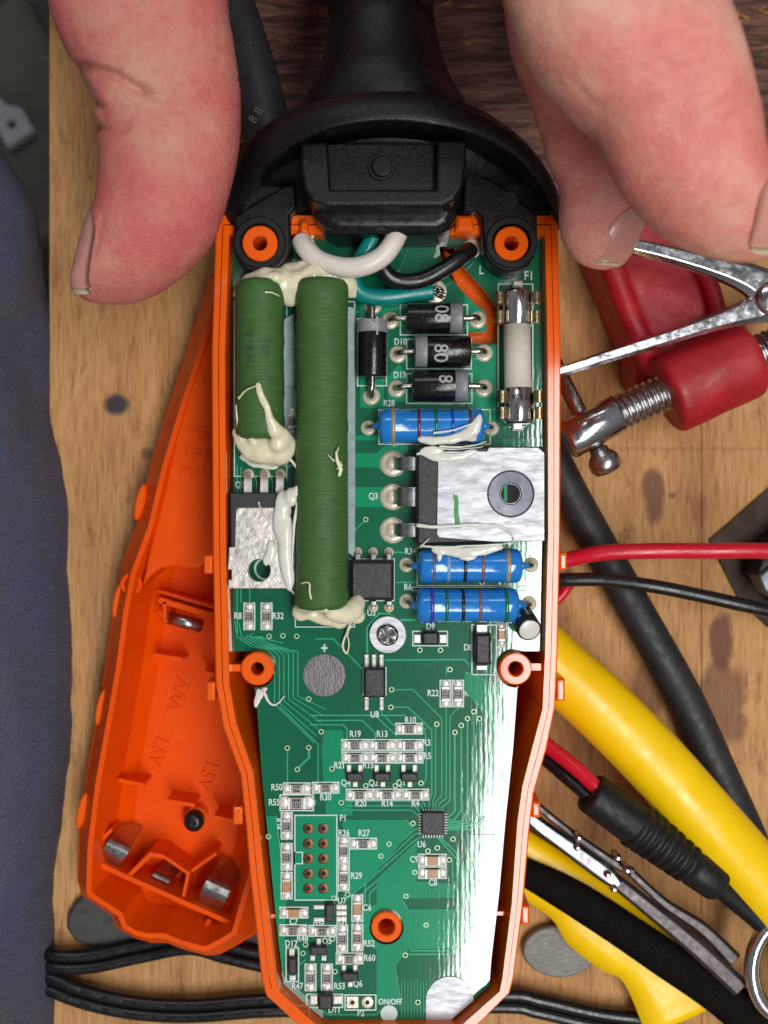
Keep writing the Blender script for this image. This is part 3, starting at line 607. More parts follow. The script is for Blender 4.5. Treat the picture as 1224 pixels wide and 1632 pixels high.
def diode(x0, x1, y, r, band, pads, mark, label, vert=False):
    z = r / 100 + 0.02; R = r / 100
    if vert: A, B = P(y, x1, z), P(y, x0, z)
    else: A, B = P(x0, y, z), P(x1, y, z)
    d = (B - A); L_ = d.length; ax = d.normalized()
    o = build(MB().lathe(A, ax, [(0, R * 0.8), (0.015, R * 0.97), (0.03, R), (L_ - 0.03, R), (L_ - 0.015, R * 0.97), (L_, R * 0.8)], 40), 'diode', M['diode'], board)
    tag(o, label)
    t0, t1 = (L_ - 0.21, L_ - 0.016) if band else (0.016, 0.21)
    build(MB().lathe(A, ax, [(t0, R + 0.0005), (t0 + .001, R + 0.003), (t1 - 0.014, R + 0.003), (t1, R * 0.985)], 40), 'cathode_band', M['band'], o)
    for e_, p, s in ((A, pads[0], -1), (B, pads[1], 1)):
        q = P(*p, 0.0); dd = (q - e_); dd.z = 0; run = dd.length
        wirelead([e_ - ax * s * 0.03, e_ + ax * s * run * 0.45, Vector((q.x, q.y, z)) - ax * s * 0.07 + Vector((0, 0, -0.02)), Vector((q.x, q.y, z * 0.45)), Vector((q.x, q.y, -0.02))], 0.048, o)
        joint(p[0], p[1], 14, o)
    if mark:
        s, dx, off, rz = mark; c = A + ax * dx
        wrap_text(s, 0.31, c, rz, 'x' if not vert else 'y', R, z, o, 'print', off=off)
diode(648, 738, 507, 23.5, True, [(622, 511), (761, 510)], ('08', 0.53, 0.03, -90), 'upper of the three stacked diodes, band at its right end')
diode(660, 750, 560, 24.5, False, [(634, 565), (771, 563)], ('80', 0.40, -0.06, -90), 'middle of the three stacked diodes, band at its left end')
diode(657, 746, 615, 24.5, True, [(632, 620), (771, 619)], ('8', 0.50, 0.08, -90), 'lower of the three stacked diodes, band at its right end')
diode(510, 602, 593, 23.5, True, [(592, 632), (594, 488)], ('>|', 0.80, 0.0, 0), 'upright diode between the long green resistor and the three stacked diodes', True)

# ---- blue resistors
def blue(x0, x1, y, r, bands, pads, label):
    R = r / 100; z = R + 0.03; A, B = P(x0, y, z), P(x1, y, z); L_ = (B - A).length
    pr = [(0, R * .3), (0.012, R * 0.68), (0.04, R * 0.9), (0.09, R), (0.24, R * 1.0), (0.34, R * 0.945), (0.5, R * 0.93)]
    prof = pr + [(L_ - t, q) for t, q in reversed(pr)]
    o = build(MB().lathe(A, (1, 0, 0), prof, 44), 'resistor', M['blue'], board); tag(o, label)
    def rad(t):
        for (t0, r0), (t1, r1) in zip(prof, prof[1:]):
            if t0 <= t <= t1: return r0 + (r1 - r0) * (t - t0) / max(t1 - t0, 1e-6)
        return R
    for px, col, w in bands:
        t = (px - x0) / (x1 - x0) * L_; w = w / 100
        rnd = random.Random(px)
        ringp = []
        build(MB().lathe(A, (1, 0, 0), [(t - w / 2 - .002, rad(t - w / 2)), (t - w / 2, rad(t - w / 2) + 0.004), (t + w / 2, rad(t + w / 2) + 0.004), (t + w / 2 + .002, rad(t + w / 2))], 44), 'colour_band', M['bandc'][col], o)
    for e_, p, s in ((A, pads[0], -1), (B, pads[1], 1)):
        q = P(*p, 0.0); run = abs(q.x - e_.x)
        build(MB().lathe(e_ - Vector((s * 0.02, 0, 0)), (s, 0, 0), [(0, 0.1), (0.05, 0.055), (run * 0.55 + 0.02, 0.04)], 14), 'lacquer_neck', M['blue'], o)
        wirelead([e_, Vector(((e_.x * .45 + q.x * .55), e_.y, z)), Vector((q.x - s * 0.03, q.y, z * 0.8)), Vector((q.x, q.y, z * 0.4)), Vector((q.x, q.y, -0.02))], 0.032, o)
        joint(p[0], p[1], 12, o)
blue(603, 772, 679, 28, [(627, 'gold', 5.5), (667, 'maroon', 5), (694, 'green', 5), (720, 'cobalt', 4.5), (748, 'brown', 5)], [(587, 682), (783, 683)], 'blue resistor above the big metal-tabbed transistor')
blue(666, 832, 902, 27, [(691, 'rust', 4.5), (714, 'grey', 4.5), (740, 'black', 5), (768, 'rust', 5), (808, 'gold', 6)], [(648, 900), (846, 900)], 'blue resistor touching the lower edge of the big transistor, paste on it')
blue(663, 827, 965, 27.5, [(688, 'violet', 6), (711, 'green', 5), (737, 'black', 5), (764, 'rust', 5), (805, 'green', 6)], [(648, 958), (843, 962)], 'lowest blue resistor, bare of paste, next to the small can capacitor')

# ---- green wirewound resistors
def green(x, y0, y1, r, label, z=None, turns=60):
    R = r / 100; z = z or R + 0.05; A, B = P(x, y1, z), P(x, y0, z); L_ = (B - A).length
    ax = (B - A).normalized()
    pr = [(0, R * 0.6), (0.03, R * 0.86), (0.09, R * 0.97), (0.2, R), (0.32, R * 0.985)]
    n = turns * 4
    for i in range(n + 1):
        t = 0.34 + (L_ - 0.68) * i / n; pr.append((t, R * (0.968 + (0.006 + 0.006 * noise.noise(Vector((t * 3.1, 7, x)))) * math.cos(2 * PI * i / 4)) + 0.004 * noise.noise(Vector((t * 2, 0, x)))))
    pr += [(L_ - t, q) for t, q in reversed([(0, R * 0.6), (0.03, R * 0.86), (0.09, R * 0.97), (0.2, R), (0.32, R * 0.985)])]
    o = build(MB().lathe(A, ax, pr, 40), 'resistor', M['green_res'], board); tag(o, label); return o
def rough_up(o):
    for v in o.data.vertices:
        w = v.co * 1.0; d = Vector((w.x, 0, w.z - 0.4)).normalized(); v.co += d * (noise.noise(Vector((w.x * 2.5, w.y * 5, w.z * 2.5))) * .012 + noise.noise(w * 9) * .004)
g1 = green(414.5, 447, 700, 38.5, 'short dark green wirewound resistor at the left edge', 0.45, 34)
g2 = green(513, 446, 972, 41.5, 'long dark green wirewound resistor beside the short one', 0.47, 66)
for s, cx, cy, off, rz in (('W 8 - R', 404, 560, -0.10, 90), ('28 J', 432, 560, 0.12, 90)):
    c = P(cx, cy, 0.8); wrap_text(s, 0.17, Vector((P(414.5, cy, .45).x, P(0, cy, .45).y, 0)), rz, 'y', 0.385, 0.45, g1, 'faint', off=off)
rough_up(g1); rough_up(g2)
# heat pad strips under and beside the long resistor
m = MB(); p = PP([(452, 510), (469, 500), (470, 616), (450, 616)], .05); m.prism(p, 0.02, 0.10); p = PP([(553, 490), (565, 492), (566, 890), (555, 880)], .05); m.prism(p, 0.02, 0.14)
build(m, 'heat_pad', M['thermal'], board, bevel=0.01)
m = MB(); p = PP([(448, 616), (470, 616), (469, 700), (449, 690)], .03); m.prism(p, 0.015, 0.03); build(m, 'heat_pad', M['thermal'], board)

# ---- fuse in clips
zf = 0.3; A, B = P(823, 462, zf), P(826, 676, zf)
ax = (B - A).normalized(); L_ = (B - A).length
fb = build(MB().lathe(A, ax, [(0.5, 0.21), (L_ - 0.5, 0.21)], 36), 'fuse', M['beige'], board); tag(fb, 'ceramic cartridge fuse with silver caps in spring clips')
for t0, s in ((0, 1), (L_, -1)):
    m = MB().lathe(A + ax * t0, ax * s, [(0, 0.08), (0.0, 0.17), (0.02, 0.212), (0.06, 0.222), (0.55, 0.222), (0.56, 0.213)], 36)
    build(m, 'end_cap', M['chrome'], fb)
for cx, ys in ((823, (478, 508)), (827, (634, 660))):
    for y in ys:
        for s in (-1, 1):
            c = P(cx, y, zf)
            path = [c + Vector((s * q, 0, zz)) for q, zz in ((0.12, -0.27), (0.235, -0.2), (0.245, -0.02), (0.215, 0.10), (0.23, 0.17), (0.30, 0.19), (0.34, 0.14))]
            m = MB(); pc = cr(path, 4); R_ = []
            for i, q in enumerate(pc):
                t = (pc[min(i + 1, len(pc) - 1)] - pc[max(i - 1, 0)]).normalized(); n_ = Vector((-t.z, 0, t.x)) * 0.014; w_ = Vector((0, 0.095, 0))
                R_.append([q + n_ - w_, q + n_ + w_, q - n_ + w_, q - n_ - w_])
            m.rings(R_, smooth=False); build(m, 'clip_finger', M['brass'], fb, bevel=0.006)
for y in (454, 681):
    c = P(824, y, 0.0); build(MB().box((c.x, c.y, 0.05), (0.16, 0.1, 0.1), 0, 0.02), 'clip_base', M['tin'], fb)
wt = text_mesh('T 10A', 0.13, M['print'], 0.8, 0.002)
bm = bmesh.new(); bm.from_mesh(wt); bmesh.ops.subdivide_edges(bm, edges=bm.edges, cuts=2); 
for v in bm.verts: v.co.x, v.co.y = -v.co.x, -v.co.y; v.co.z = math.sqrt(0.226 ** 2 - min(v.co.x ** 2, 0.05)) 
bm.to_mesh(wt); bm.free(); wt.materials.clear(); wt.materials.append(M['hole'])
c = P(826, 634, zf); o = bpy.data.objects.new('printed_mark', wt); link(o, fb, c)

# ---- large flat transistor lying on its face, metal tab up
tz = 0.50
q3 = MB(); q3.prism(PP([(664, 712), (664, 868), (866, 862), (866, 712)], tz - .1), 0.16, tz - 0.03, 0.03)
q3 = build(q3, 'transistor', M['epoxy'], board, bevel=0.01); tag(q3, 'large transistor with a wide shiny metal tab and a round mounting hole')
hc = P(814, 787, tz)
build(MB().prism(PP([(698, 725), (704, 719), (776, 719), (779, 713), (858, 713), (868, 722), (868, 862), (790, 864), (700, 857), (696, 852)], tz), tz - 0.14, tz, 0.008, [circ(hc.xy, 0.36, 40)]), 'tab', M['tab'], q3)
build(MB().ring(hc, 0.155, 0.36, tz - 0.10, tz - 0.014, 44, 0.02), 'mounting_ring', M['ringsteel'], q3)
build(MB().ring(hc, 0.145, 0.165, 0.2, tz - 0.03, 40), 'hole_wall', M['tab'], q3)
build(MB().cyl((hc.x, hc.y, 0.17), 0.148, tz - 0.03 - 0.17 + 0.012, 32), 'hole_bottom', M['hole'], q3)
c = P(806, 786, tz); build(MB().box((c.x, c.y, tz - 0.02), (0.05, 0.24, 0.015)), 'green_strip', M['pour'], q3).name = 'strip_in_hole'  # thin green strip laid over the dark plug in the hole
m = MB(); R_ = []
rnd = random.Random(5)
pl = [P(725, 789, tz), P(728, 800, tz), P(727, 815, tz), P(729, 832, tz), P(728, 842, tz)]
L1 = [(q.x - 0.028 - rnd.random() * .012, q.y) for q in pl]; L2 = [(q.x + 0.028 + rnd.random() * .014, q.y) for q in pl]
build(MB().prism(L1 + L2[::-1], tz + 0.001, tz + 0.004), 'ink_mark', M['marker'], q3)
for y, w in ((739, 21), (792, 30), (845, 21)):
    a = P(666, y, 0.3); b_ = P(628, y, 0.0); h = w / 200
    path = cr([a + Vector((0.02, 0, 0)), a + Vector((-0.10, 0, 0)), Vector((a.x - 0.24, a.y, 0.26)), Vector((b_.x + 0.03, a.y, 0.14)), Vector((b_.x + 0.0, a.y, -0.01))], 5); R_ = []
    for i, q in enumerate(path):
        t = (path[min(i + 1, len(path) - 1)] - path[max(i - 1, 0)]).normalized(); n_ = Vector((-t.z, 0, t.x)) * 0.02; hh = h * (1.0 if i < 14 else 0.75); w_ = Vector((0, hh, 0)); R_.append([q + n_ - w_, q + n_ + w_, q - n_ + w_, q - n_ - w_])
    m = MB().rings(R_, smooth=False); build(m, 'lead', M['steel'], q3, bevel=0.004); joint(626, y, 21, q3)
# ---- smaller tabbed transistor
tz2 = 0.42
q7 = build(MB().prism(PP([(366, 785), (452, 785), (452, 876), (367, 876)], tz2), 0.1, tz2 - 0.01, 0.02), 'transistor', M['epoxy'], board); tag(q7, 'smaller tabbed transistor at the left edge, half covered with paste')
hq = P(413, 909, tz2)
build(MB().prism(PP([(376, 813), (380, 809), (470, 809), (470, 938), (364, 938), (364, 924), (369, 924), (369, 908), (363, 908), (365, 872), (374, 872)], tz2), tz2 - 0.13, tz2, 0.008, [circ(hq.xy, 0.175, 34)]), 'tab', M['tabrough'], q7)
build(MB().ring(hq + Vector((0.05, 0, 0)), 0.15, 0.18, 0.005, 0.02, 30), 'printed_ring', M['silk'], q7)
for x in (395, 421, 446):
    a = P(x, 787, 0.3); b_ = P(x + 1, 756, 0.0)
    path = cr([a - Vector((0, 0.02, 0)), a + Vector((0, 0.12, 0)), a + Vector((0, 0.22, -0.02)), Vector((b_.x, b_.y, 0.15)), Vector((b_.x, b_.y, -0.01))], 4); R_ = []
    for i, q in enumerate(path):
        t = (path[min(i + 1, len(path) - 1)] - path[max(i - 1, 0)]).normalized(); n_ = Vector((0, -t.z, t.y)) * 0.018; w_ = Vector((0.062 if i < 11 else 0.04, 0, 0)); R_.append([q + n_ - w_, q + n_ + w_, q - n_ + w_, q - n_ - w_])
    build(MB().rings(R_, smooth=False), 'lead', M['tabrough'], q7, bevel=0.004); joint(x + 1, 756, 9, q7)

# ---- DIP, SO and QFP chips
def ic(x0, y0, x1, y1, h, name='chip', label=None, ch=0.03, z0=0.03):
    o = build(MB().prism(PP([(x0, y0), (x1, y0), (x1, y1), (x0, y1)], h), z0, h, ch), name, M['epoxy'], board, bevel=0.008)
    return tag(o, label)
def pin(px, py, w, l, parent, rz=0, z=0.05, mt='tin', round_=False):
    c = P(px, py, z); return build(MB().box((c.x, c.y, z / 2 + 0.01), (w / 100, l / 100, z), rz, 0.012), 'pin', M[mt], parent, bevel=0.006)
u3 = ic(558, 893, 628, 957, 0.34, label='six-pin black chip at the foot of the long green resistor', ch=0.05)
c = P(593, 926, .34); build(MB().prism(PP([(563, 902), (622, 902), (622, 948), (563, 948)], .345), 0.33, 0.345), 'raised_face', M['epoxy'], u3)
for x in (570, 595, 620): pin(x, 888, 9, 13, u3, z=0.2, mt='steel'); joint(x - 0.5, 880, 8, u3)
for x in (595, 620): pin(x, 961, 9, 8, u3, z=0.15, mt='steel'); joint(x, 968, 8, u3)
u8 = ic(580, 1065, 614, 1112, 0.2, label='five-pin black chip right of the round test pad')
build(MB().cyl((*P(587, 1104, .2).xy, 0.195), 0.022, 0.007, 14), 'pin_dimple', M['diode'], u8)
for x in (584, 596, 608): pin(x, 1055, 7, 24, u8, z=0.06); pin(x, 1055, 4.5, 14, u8, z=0.08)
for x in (584, 608): pin(x, 1121, 7, 22, u8, z=0.06); pin(x, 1121, 4.5, 13, u8, z=0.08)
u6 = ic(672, 1295, 708, 1331, 0.12, label='square many-legged microcontroller chip', ch=0.012)
for k in range(8):
    t = 674.5 + k * 4.4; s_ = 1297.5 + k * 4.4
    for q in ((t, 1293, 2.2, 6, 0), (t, 1333, 2.2, 6, 0), (670, s_, 6, 2.2, 0), (710, s_, 6, 2.2, 0)): pin(q[0], q[1], q[2], q[3], u6, z=0.03)
u7 = ic(519, 1442, 532, 1470, 0.14, label='tiny black chip under the ten-hole header', ch=0.015)
for y in (1446, 1455.5, 1465): pin(544, y, 17, 8, u7, z=0.04)
for y in (1446, 1466): pin(508, y, 17, 7, u7, z=0.04)
def sot(px, py, up=2, label=None):
    c = P(px, py); o = ic(px - 13, py - 7, px + 14, py + 7, 0.13, 'small_transistor', label, ch=0.02)
    for x in ((px - 9, px + 9) if up == 2 else (px + 1,)): pin(x, py - 13, 7.5, 14, o, z=0.045)
    for x in ((px - 9, px + 9) if up == 1 else (px + 1,)): pin(x, py + 11, 8, 9, o, z=0.045)
for x in (565, 609, 652): sot(x, 1239)
sot(507, 1516, 1); sot(557, 1558, 2)
# melf-like small diodes
o = ic(673, 1007, 699, 1028, 0.16, 'small_diode'); pin(665, 1018, 12, 14, o); pin(706, 1018, 12, 14, o)
o = ic(757, 1010, 783, 1060, 0.26, 'small_diode', 'black block diode by the right-hand boss', ch=0.04); pin(768, 1002, 18, 14, o, z=0.1); pin(768, 1064, 18, 8, o, z=0.1)
o = ic(507, 1586, 530, 1610, 0.16, 'small_diode'); pin(500, 1594, 12, 14, o); pin(538, 1594, 14, 13, o)
o = ic(458.5, 1527, 474, 1553, 0.14, 'small_diode'); pin(465, 1519, 9, 14, o); pin(466, 1559, 10, 9, o)
# ---- chip resistors and capacitors (shared meshes)
def chipset(Lp, Wp, key, body, text=None):
    L_, w = Lp / 100, Wp / 100
    b = MB(); b.box((0, 0, 0.04), (L_ * .40, w * .66, 0.044), 0, 0.006)
    if key == 'chip_resistor': b.m = 1; b.box((0, 0, 0.062), (L_ * .26, w * .52, 0.012), 0, 0.003); body = [M['ceramic'], M['epoxy']]
    b = mesh_of(b, key, body)
    e_ = MB()
    pads_ = []
    for s in (-1, 1):
        m = MB(); m.box((s * L_ * .22, 0, 0.046), (L_ * .07, w * .68, 0.054), 0, 0.005)
        m.lathe((s * L_ * .355, 0, 0.002), (0, 0, 1), [(0, w * .40), (0.012, w * .40), (0.028, w * .34), (0.04, w * .18), (0.043, 0.003)], 10)
        m.box((s * L_ * .35, 0, 0.01), (L_ * .23, w * .72, 0.02), 0, 0.006); pads_.append(mesh_of(m, 'solder_pad', M['tin']))
    fr = MB(); a, c = L_ / 2, w / 2; t = 0.02
    fr.prism([(-a, -c), (a, -c), (a, c), (-a, c)], 0.009, 0.0125, 0, [[(-a + t, -c + t), (a - t, -c + t), (a - t, c - t), (-a + t, c - t)]])
    tx = text_mesh(text, w * 0.52, M['print'], 0.8, 0.001) if text else None
    return b, pads_, mesh_of(fr, 'printed_outline', M['silk']), tx
CS = {}
def chip(px, py, rot=0, L_=44, w=19, text='103', kind='chip_resistor', dx=0, dy=0):
    k = (L_, w, kind, text)
    if k not in CS: CS[k] = chipset(L_, w, kind, M['epoxy'] if kind == 'chip_resistor' else M['cap'], text if kind == 'chip_resistor' else None)
    b, pd, fr, tx = CS[k]; rnd = random.Random(int(px * 7 + py))
    o = local(b, kind, board, P(px, py), math.radians(rot))
    for s in pd: sub_local(s, 'solder_pad', o)
    sub_local(fr, 'printed_outline', o)
    if tx: sub_local(tx, 'printed_mark', o, (0, 0, 0.0745))
    return o
for x, y, t in ((652, 1161, '151'), (566, 1187, '103'), (609, 1187, '103'), (653, 1187, '103'), (566, 1207, '104'), (609, 1207, '104'), (653, 1207, '104'), (573, 1266, '101'), (617, 1266, '104'), (662, 1266, '104'), (473, 1256, '394'), (519, 1255, '104'), (579, 1344, '101'), (467.5, 1482, '103'), (513.5, 1483, '104'), (557, 1527, '103')): chip(x, y, 180 if t in ('104',) else 0, text=t)
chip(473, 1279, 180, 55, 27, '507')
for x, y in ((710, 1105), (730, 1105), (457, 1315.5), (457, 1365), (548, 1355), (548, 1398), (545.5, 1495), (569.6, 1493.5), (495, 1557), (521, 1557), (397.5, 982), (425, 982), (466, 672)): chip(x, y, 90, text='103')
chip(457, 1411, 90, kind='chip_capacitor'); chip(569.5, 1447, 90, kind='chip_capacitor'); chip(468.5, 1454, 0, 46, 19, kind='chip_capacitor'); chip(689, 1370, 0, 46, 20, kind='chip_capacitor'); chip(689, 1390.5, 0, 46, 20, kind='chip_capacitor'); chip(799, 1011, 90, 38, 15, kind='chip_capacitor')
# header holes
for j in range(5):
    for i, x in enumerate((491, 515)):
        pad(x, 1320 + j * 23.9, 8.5, hole=4, mt='copperhole', name='header_hole')
c = P(562, 1597); build(MB().box((c.x, c.y, 0.006), (0.18, 0.18, 0.012)), 'solder_pad', M['pad'], board); pad(562, 1597, 6, hole=3.6); pad(585.5, 1597, 9.5, hole=3.6)
# bare round test pad, silver spots
c = P(517, 1076); build(MB().cyl((c.x, c.y, 0.002), 0.335, 0.012, 56), 'test_pad', M['coin'], board)
c = P(620, 1615); build(MB().cyl((c.x, c.y, 0.002), 0.135, 0.012, 32), 'test_pad', M['silk'], board)
build(MB().prism(PP([(679, 1627), (679, 1594)] + [(717 + 38 * math.cos(a), 1594 + 38 * math.sin(a)) for a in [PI + PI * k / 16 for k in range(1, 16)]] + [(755, 1594), (716, 1627)]), 0.002, 0.014), 'key_pad', M['tab'], board)
# screw and washer
sc = thing('screw', 'cross-head screw and broad washer fixing the board below the six-pin chip', 'screw', P(618, 1012))
cc = P(618, 1012, 0.1)
build(MB().ring(cc, 0.12, 0.302, 0.013, 0.07, 44, 0.015), 'washer', M['tab'], sc)
def cross(r, w): return [(r, -w), (r, w), (w, w), (w, r), (-w, r), (-w, w), (-r, w), (-r, -w), (-w, -w), (-w, -r), (w, -r), (w, -w)]
cp = [Vector((cc.x, cc.y)) + rot2(p, 0.5) for p in cross(0.10, 0.026)]
hd = MB().prism(circ(cc.xy, 0.17, 36), 0.02, 0.16, 0.035, [cp]); hd = build(hd, 'head', M['steel'], sc, bevel=0.008)
build(MB().cyl((cc.x, cc.y, 0.02), 0.11, 0.06, 20), 'recess', M['darksteel'], hd)
# can capacitor leaning outwards
A = P(829, 979, 0.10); B = P(844, 1004, 0.60); ax = (B - A).normalized(); L_ = (B - A).length
cpo = build(MB().lathe(A, ax, [(0, 0.16), (0.02, 0.19), (0.08, 0.19), (0.10, 0.175), (0.13, 0.19), (L_ - 0.03, 0.19), (L_ - 0.005, 0.18), (L_, 0.165)], 36), 'can_capacitor', M['rubber_gloss'], board); tag(cpo, 'small leaning black can capacitor with a silver top')
build(MB().lathe(A, ax, [(L_ - 0.004, 0.166), (L_ + 0.003, 0.155), (L_ + 0.003, 0.0)], 30), 'can_top', M['white_wire_and_glare'], cpo)  # silver top coloured white to stand in for lamp glare
st = MB(); u = ax.orthogonal().normalized(); w_ = ax.cross(u)
for k in range(9):
    a = 2 * PI * k / 9; q = u * math.cos(a) + w_ * math.sin(a); tq = ax.cross(q)
    p = A + ax * (L_ * 0.3) + q * 0.1915; h = tq * 0.02; l = ax * 0.22
    st.add([p - h, p + h, p + h + l, p - h + l, p - h * 1 + q * .002, p + h + q * .002, p + h + l + q * .002, p - h + l + q * .002], [(4, 5, 6, 7)])
build(st, 'sleeve_print', M['print'], cpo)
# ================================================================ cord with its black moulded guard
cord = thing('power_cord', 'thick black power cord with a flared guard clipped into the orange shell', 'power cord', P(610, 300, -3.0))
# flared guard: a hand-guard ring round the cord, swept outline from wing to wing
def guard():
    N = 96; m = MB()
    # silhouettes in the photo (z grows towards the crown of the arc): (t, back edge px, front edge px, z)
    back = [(357, 345), (363, 296), (382, 246), (412, 205), (465, 172), (540, 150), (622, 142), (700, 149), (768, 173), (826, 212), (866, 258), (890, 306), (897, 346)]
    front = [(371, 372), (384, 330), (408, 285), (440, 252), (482, 222), (545, 200), (622, 192), (700, 200), (762, 216), (812, 243), (850, 280), (876, 322), (890, 368)]
    zt = [0.1, .55, .95, 1.3, 1.6, 1.8, 1.85, 1.8, 1.6, 1.3, .95, .55, .1]
    inner = [(400, 350), (415, 330), (440, 305), (465, 290), (500, 270), (560, 255), (622, 250), (690, 255), (740, 265), (775, 290), (810, 310), (840, 330), (865, 356)]
    zi = [-.2, 0.05, .3, .5, .75, .95, 1.0, .95, .75, .5, .3, .05, -.2]
    R_ = []
    B = cr([P(*b, z * 0.88) for b, z in zip(back, zt)], 5); F = cr([P(*b, z) for b, z in zip(front, zt)], 5); I = cr([P(b[0], b[1] - 28, z - .1) for b, z in zip(inner, zi)], 5)
    for b, f, i in zip(B, F, I):
        top = b.lerp(f, 0.5) + Vector((0, 0, 0.10))
        lo = Vector(((b.x * .3 + i.x * .7), b.y * .45 + i.y * .55, i.z - 0.05))
        R_.append([b + Vector((0, .0, -0.06)), b.lerp(top, .3) + Vector((0, 0, 0.03)), b.lerp(top, .65) + Vector((0, 0, 0.035)), top, top.lerp(f, .5) + Vector((0, 0, .02)), top.lerp(f, .85) + Vector((0, 0, .012)), f + Vector((0, .012, 0.0)), f + Vector((0, 0.0, -0.025)), f + Vector((0, 0.02, -0.05)), f.lerp(i, .3) + Vector((0, .06, -.16)), i + Vector((0, 0, -.1)), lo, b.lerp(lo, .5) + Vector((0, .05, 0))])
    m.rings(R_, smooth=True)
    # the lower half of the ring, out of sight under the shell's end
    R2 = []
    for k in range(25):
        a = PI * k / 24; x = 2.62 * math.cos(a); zz = -2.0 * math.sin(a); y = 4.55 + 0.75 * math.sin(a)
        R2.append([Vector((x, y, zz)), Vector((x, y + .35, zz)), Vector((x * .8, y + .5, zz * .8)), Vector((x * .8, y + .15, zz * .8))])
    m.rings(R2, smooth=True)
    return m
build(guard(), 'flared_guard', M['black'], cord)
fa = [(376, 360), (386, 332), (409, 288), (442, 255), (484, 226), (546, 206), (622, 198), (698, 206), (760, 220), (808, 247), (846, 284), (872, 326), (884, 362)]
build(MB().prism(PP(fa + [(770, 345), (700, 322), (520, 322), (460, 345)], .2), -0.4, 0.2, .02), 'guard_web', M['black'], cord)
# web filling the flare behind the block
m = MB()
R_ = []
for px, py, w, h in ((612, 300, 2.2, 0.4), (612, 262, 1.95, 0.7), (612, 235, 1.7, 0.95), (612, 205, 1.5, 1.0), (612, 165, 1.25, 1.15), (611, 130, 1.06, 1.0), (610, 95, 0.94, .9), (609, 60, .87, .85), (608, 38, .85, .83), (608, 32, .80, .78), (608, 24, .80, .78), (607, 19, .84, .82), (606, -60, .78, .76), (604, -160, .62, .6), (600, -300, .46, .46), (596, -700, .44, .44)):
    c = P(px, py, 0.15)
    R_.append([c + Vector((w * math.cos(a), 0, h * math.sin(a))) for a in [2 * PI * k / 40 for k in range(40)]])
m.rings(R_); build(m, 'cord_sleeve', M['black'], cord)
# block with its framed window and button
z1 = 1.28
o_ = PP([(478, 226), (478, 262), (484, 300), (497, 320), (520, 328), (704, 328), (724, 318), (737, 296), (743, 262), (744, 222)], z1)
h_ = PP([(522, 224), (527, 226), (527, 301), (686, 301), (694, 296), (697, 226)], z1)
fr = MB(); fr.prism(PP([(478, 226), (478, 262), (484, 300), (497, 320), (520, 328), (704, 328), (724, 318), (737, 296), (743, 262), (744, 222), (695, 222), (695, 301), (527, 301), (522, 224)], z1), 0.1, z1, 0.035)
build(fr, 'guard_block', M['black'], cord, bevel=0.03)
build(MB().prism(PP([(524, 231), (696, 231), (696, 304), (524, 304)], z1 - .22), 0.1, z1 - 0.22), 'window_floor', M['black'], cord)
build(MB().prism(PP([(524, 195), (696, 195), (696, 232), (524, 233)], z1 - .5), 0.1, z1 - 0.5), 'window_back', M['black'], cord)
c = P(608, 266, z1 - .2); bt_ = MB().ring(c, 0.155, 0.205, z1 - 0.24, z1 - 0.17, 34, 0.012); b1 = build(bt_, 'moulding_ring', M['rubber'], cord)
build(MB().cyl((c.x + .01, c.y, z1 - .24), 0.15, 0.10, 30), 'moulding_button', M['rubber'], cord, bevel=0.02)
# rounded collar below the block
m = MB(); m.prism(PP([(498, 318), (500, 345), (516, 362), (536, 372), (700, 372), (718, 362), (728, 345), (728, 318)], 0.8), -0.6, 0.86, 0.12); build(m, 'collar', M['rubber_gloss'], cord, bevel=0.05, bseg=3)
m = MB(); m.lathe(P(607, 350, .40), (0, -1, 0), [(0, 0.45), (0.22, 0.44), (0.28, 0.40), (0.30, 0.3)], 28); build(m, 'sheath_end', M['epoxy'], cord)
# ears that screw down onto the bosses
def ear(pts, cx, cy, r, nm):
    z = 0.50
    c = P(cx, cy, z); o = build(MB().prism(PP(pts, z), 0.04, z, 0.03, [circ(c.xy, 0.30, 34)]), 'mounting_ear', M['black'], cord, bevel=0.012)
    build(MB().ring(c, 0.285, 0.40, 0.2, z + 0.045, 40, 0.02), 'ear_ring', M['rubber'], o)
    return o
ear([(373, 345), (408, 322), (452, 296), (470, 292), (472, 330), (462, 342), (463, 394)] + [(417 + 46 * math.cos(a), 390 + 46 * math.sin(a)) for a in [PI * k / 14 for k in range(1, 14)]] + [(372, 392)], 414, 387, 46, 'l')
e2 = ear([(740, 282), (772, 282), (800, 296), (856, 342), (857, 386)] + [(813 + 43 * math.cos(a), 390 + 43 * math.sin(a)) for a in [PI * k / 14 for k in range(1, 14)]] + [(770, 388), (768, 348), (758, 336), (738, 338)], 815, 387, 43, 'r')
c = P(782, 318, .5); build(MB().cyl((c.x, c.y, .47), 0.13, 0.045, 26), 'moulding_dot', M['black'], e2)
c = P(812, 320, .5); build(MB().cyl((c.x, c.y, .47), 0.13, 0.04, 26), 'moulding_dot', M['rubber'], e2)
def wire(name, pts, r, mt, label=None, parent=cord):
    o = build(MB().tube(cr([P(*p) for p in pts], 8), r, 22), name, M[mt], parent); tag(o, label); return o
wire('wire', [(606, 355, .35), (592, 385, .42), (574, 415, .36), (563, 442, .26), (574, 466, .2), (610, 474, .17), (660, 468, .14), (690, 464, .13)], 0.135, 'teal_wire', 'teal insulated wire')
wire('wire', [(610, 372, .35), (606, 400, .40), (610, 428, .42), (632, 447, .36), (668, 447, .34), (706, 430, .36), (736, 409, .32), (750, 398, .18)], 0.128, 'rubber_gloss', 'black insulated wire')
wire('wire', [(640, 350, .45), (631, 378, .62), (610, 408, .66), (578, 424, .64), (545, 426, .58), (510, 416, .5), (489, 398, .42), (480, 384, .3)], 0.155, 'white_wire_and_glare', 'white insulated wire')
m = MB()
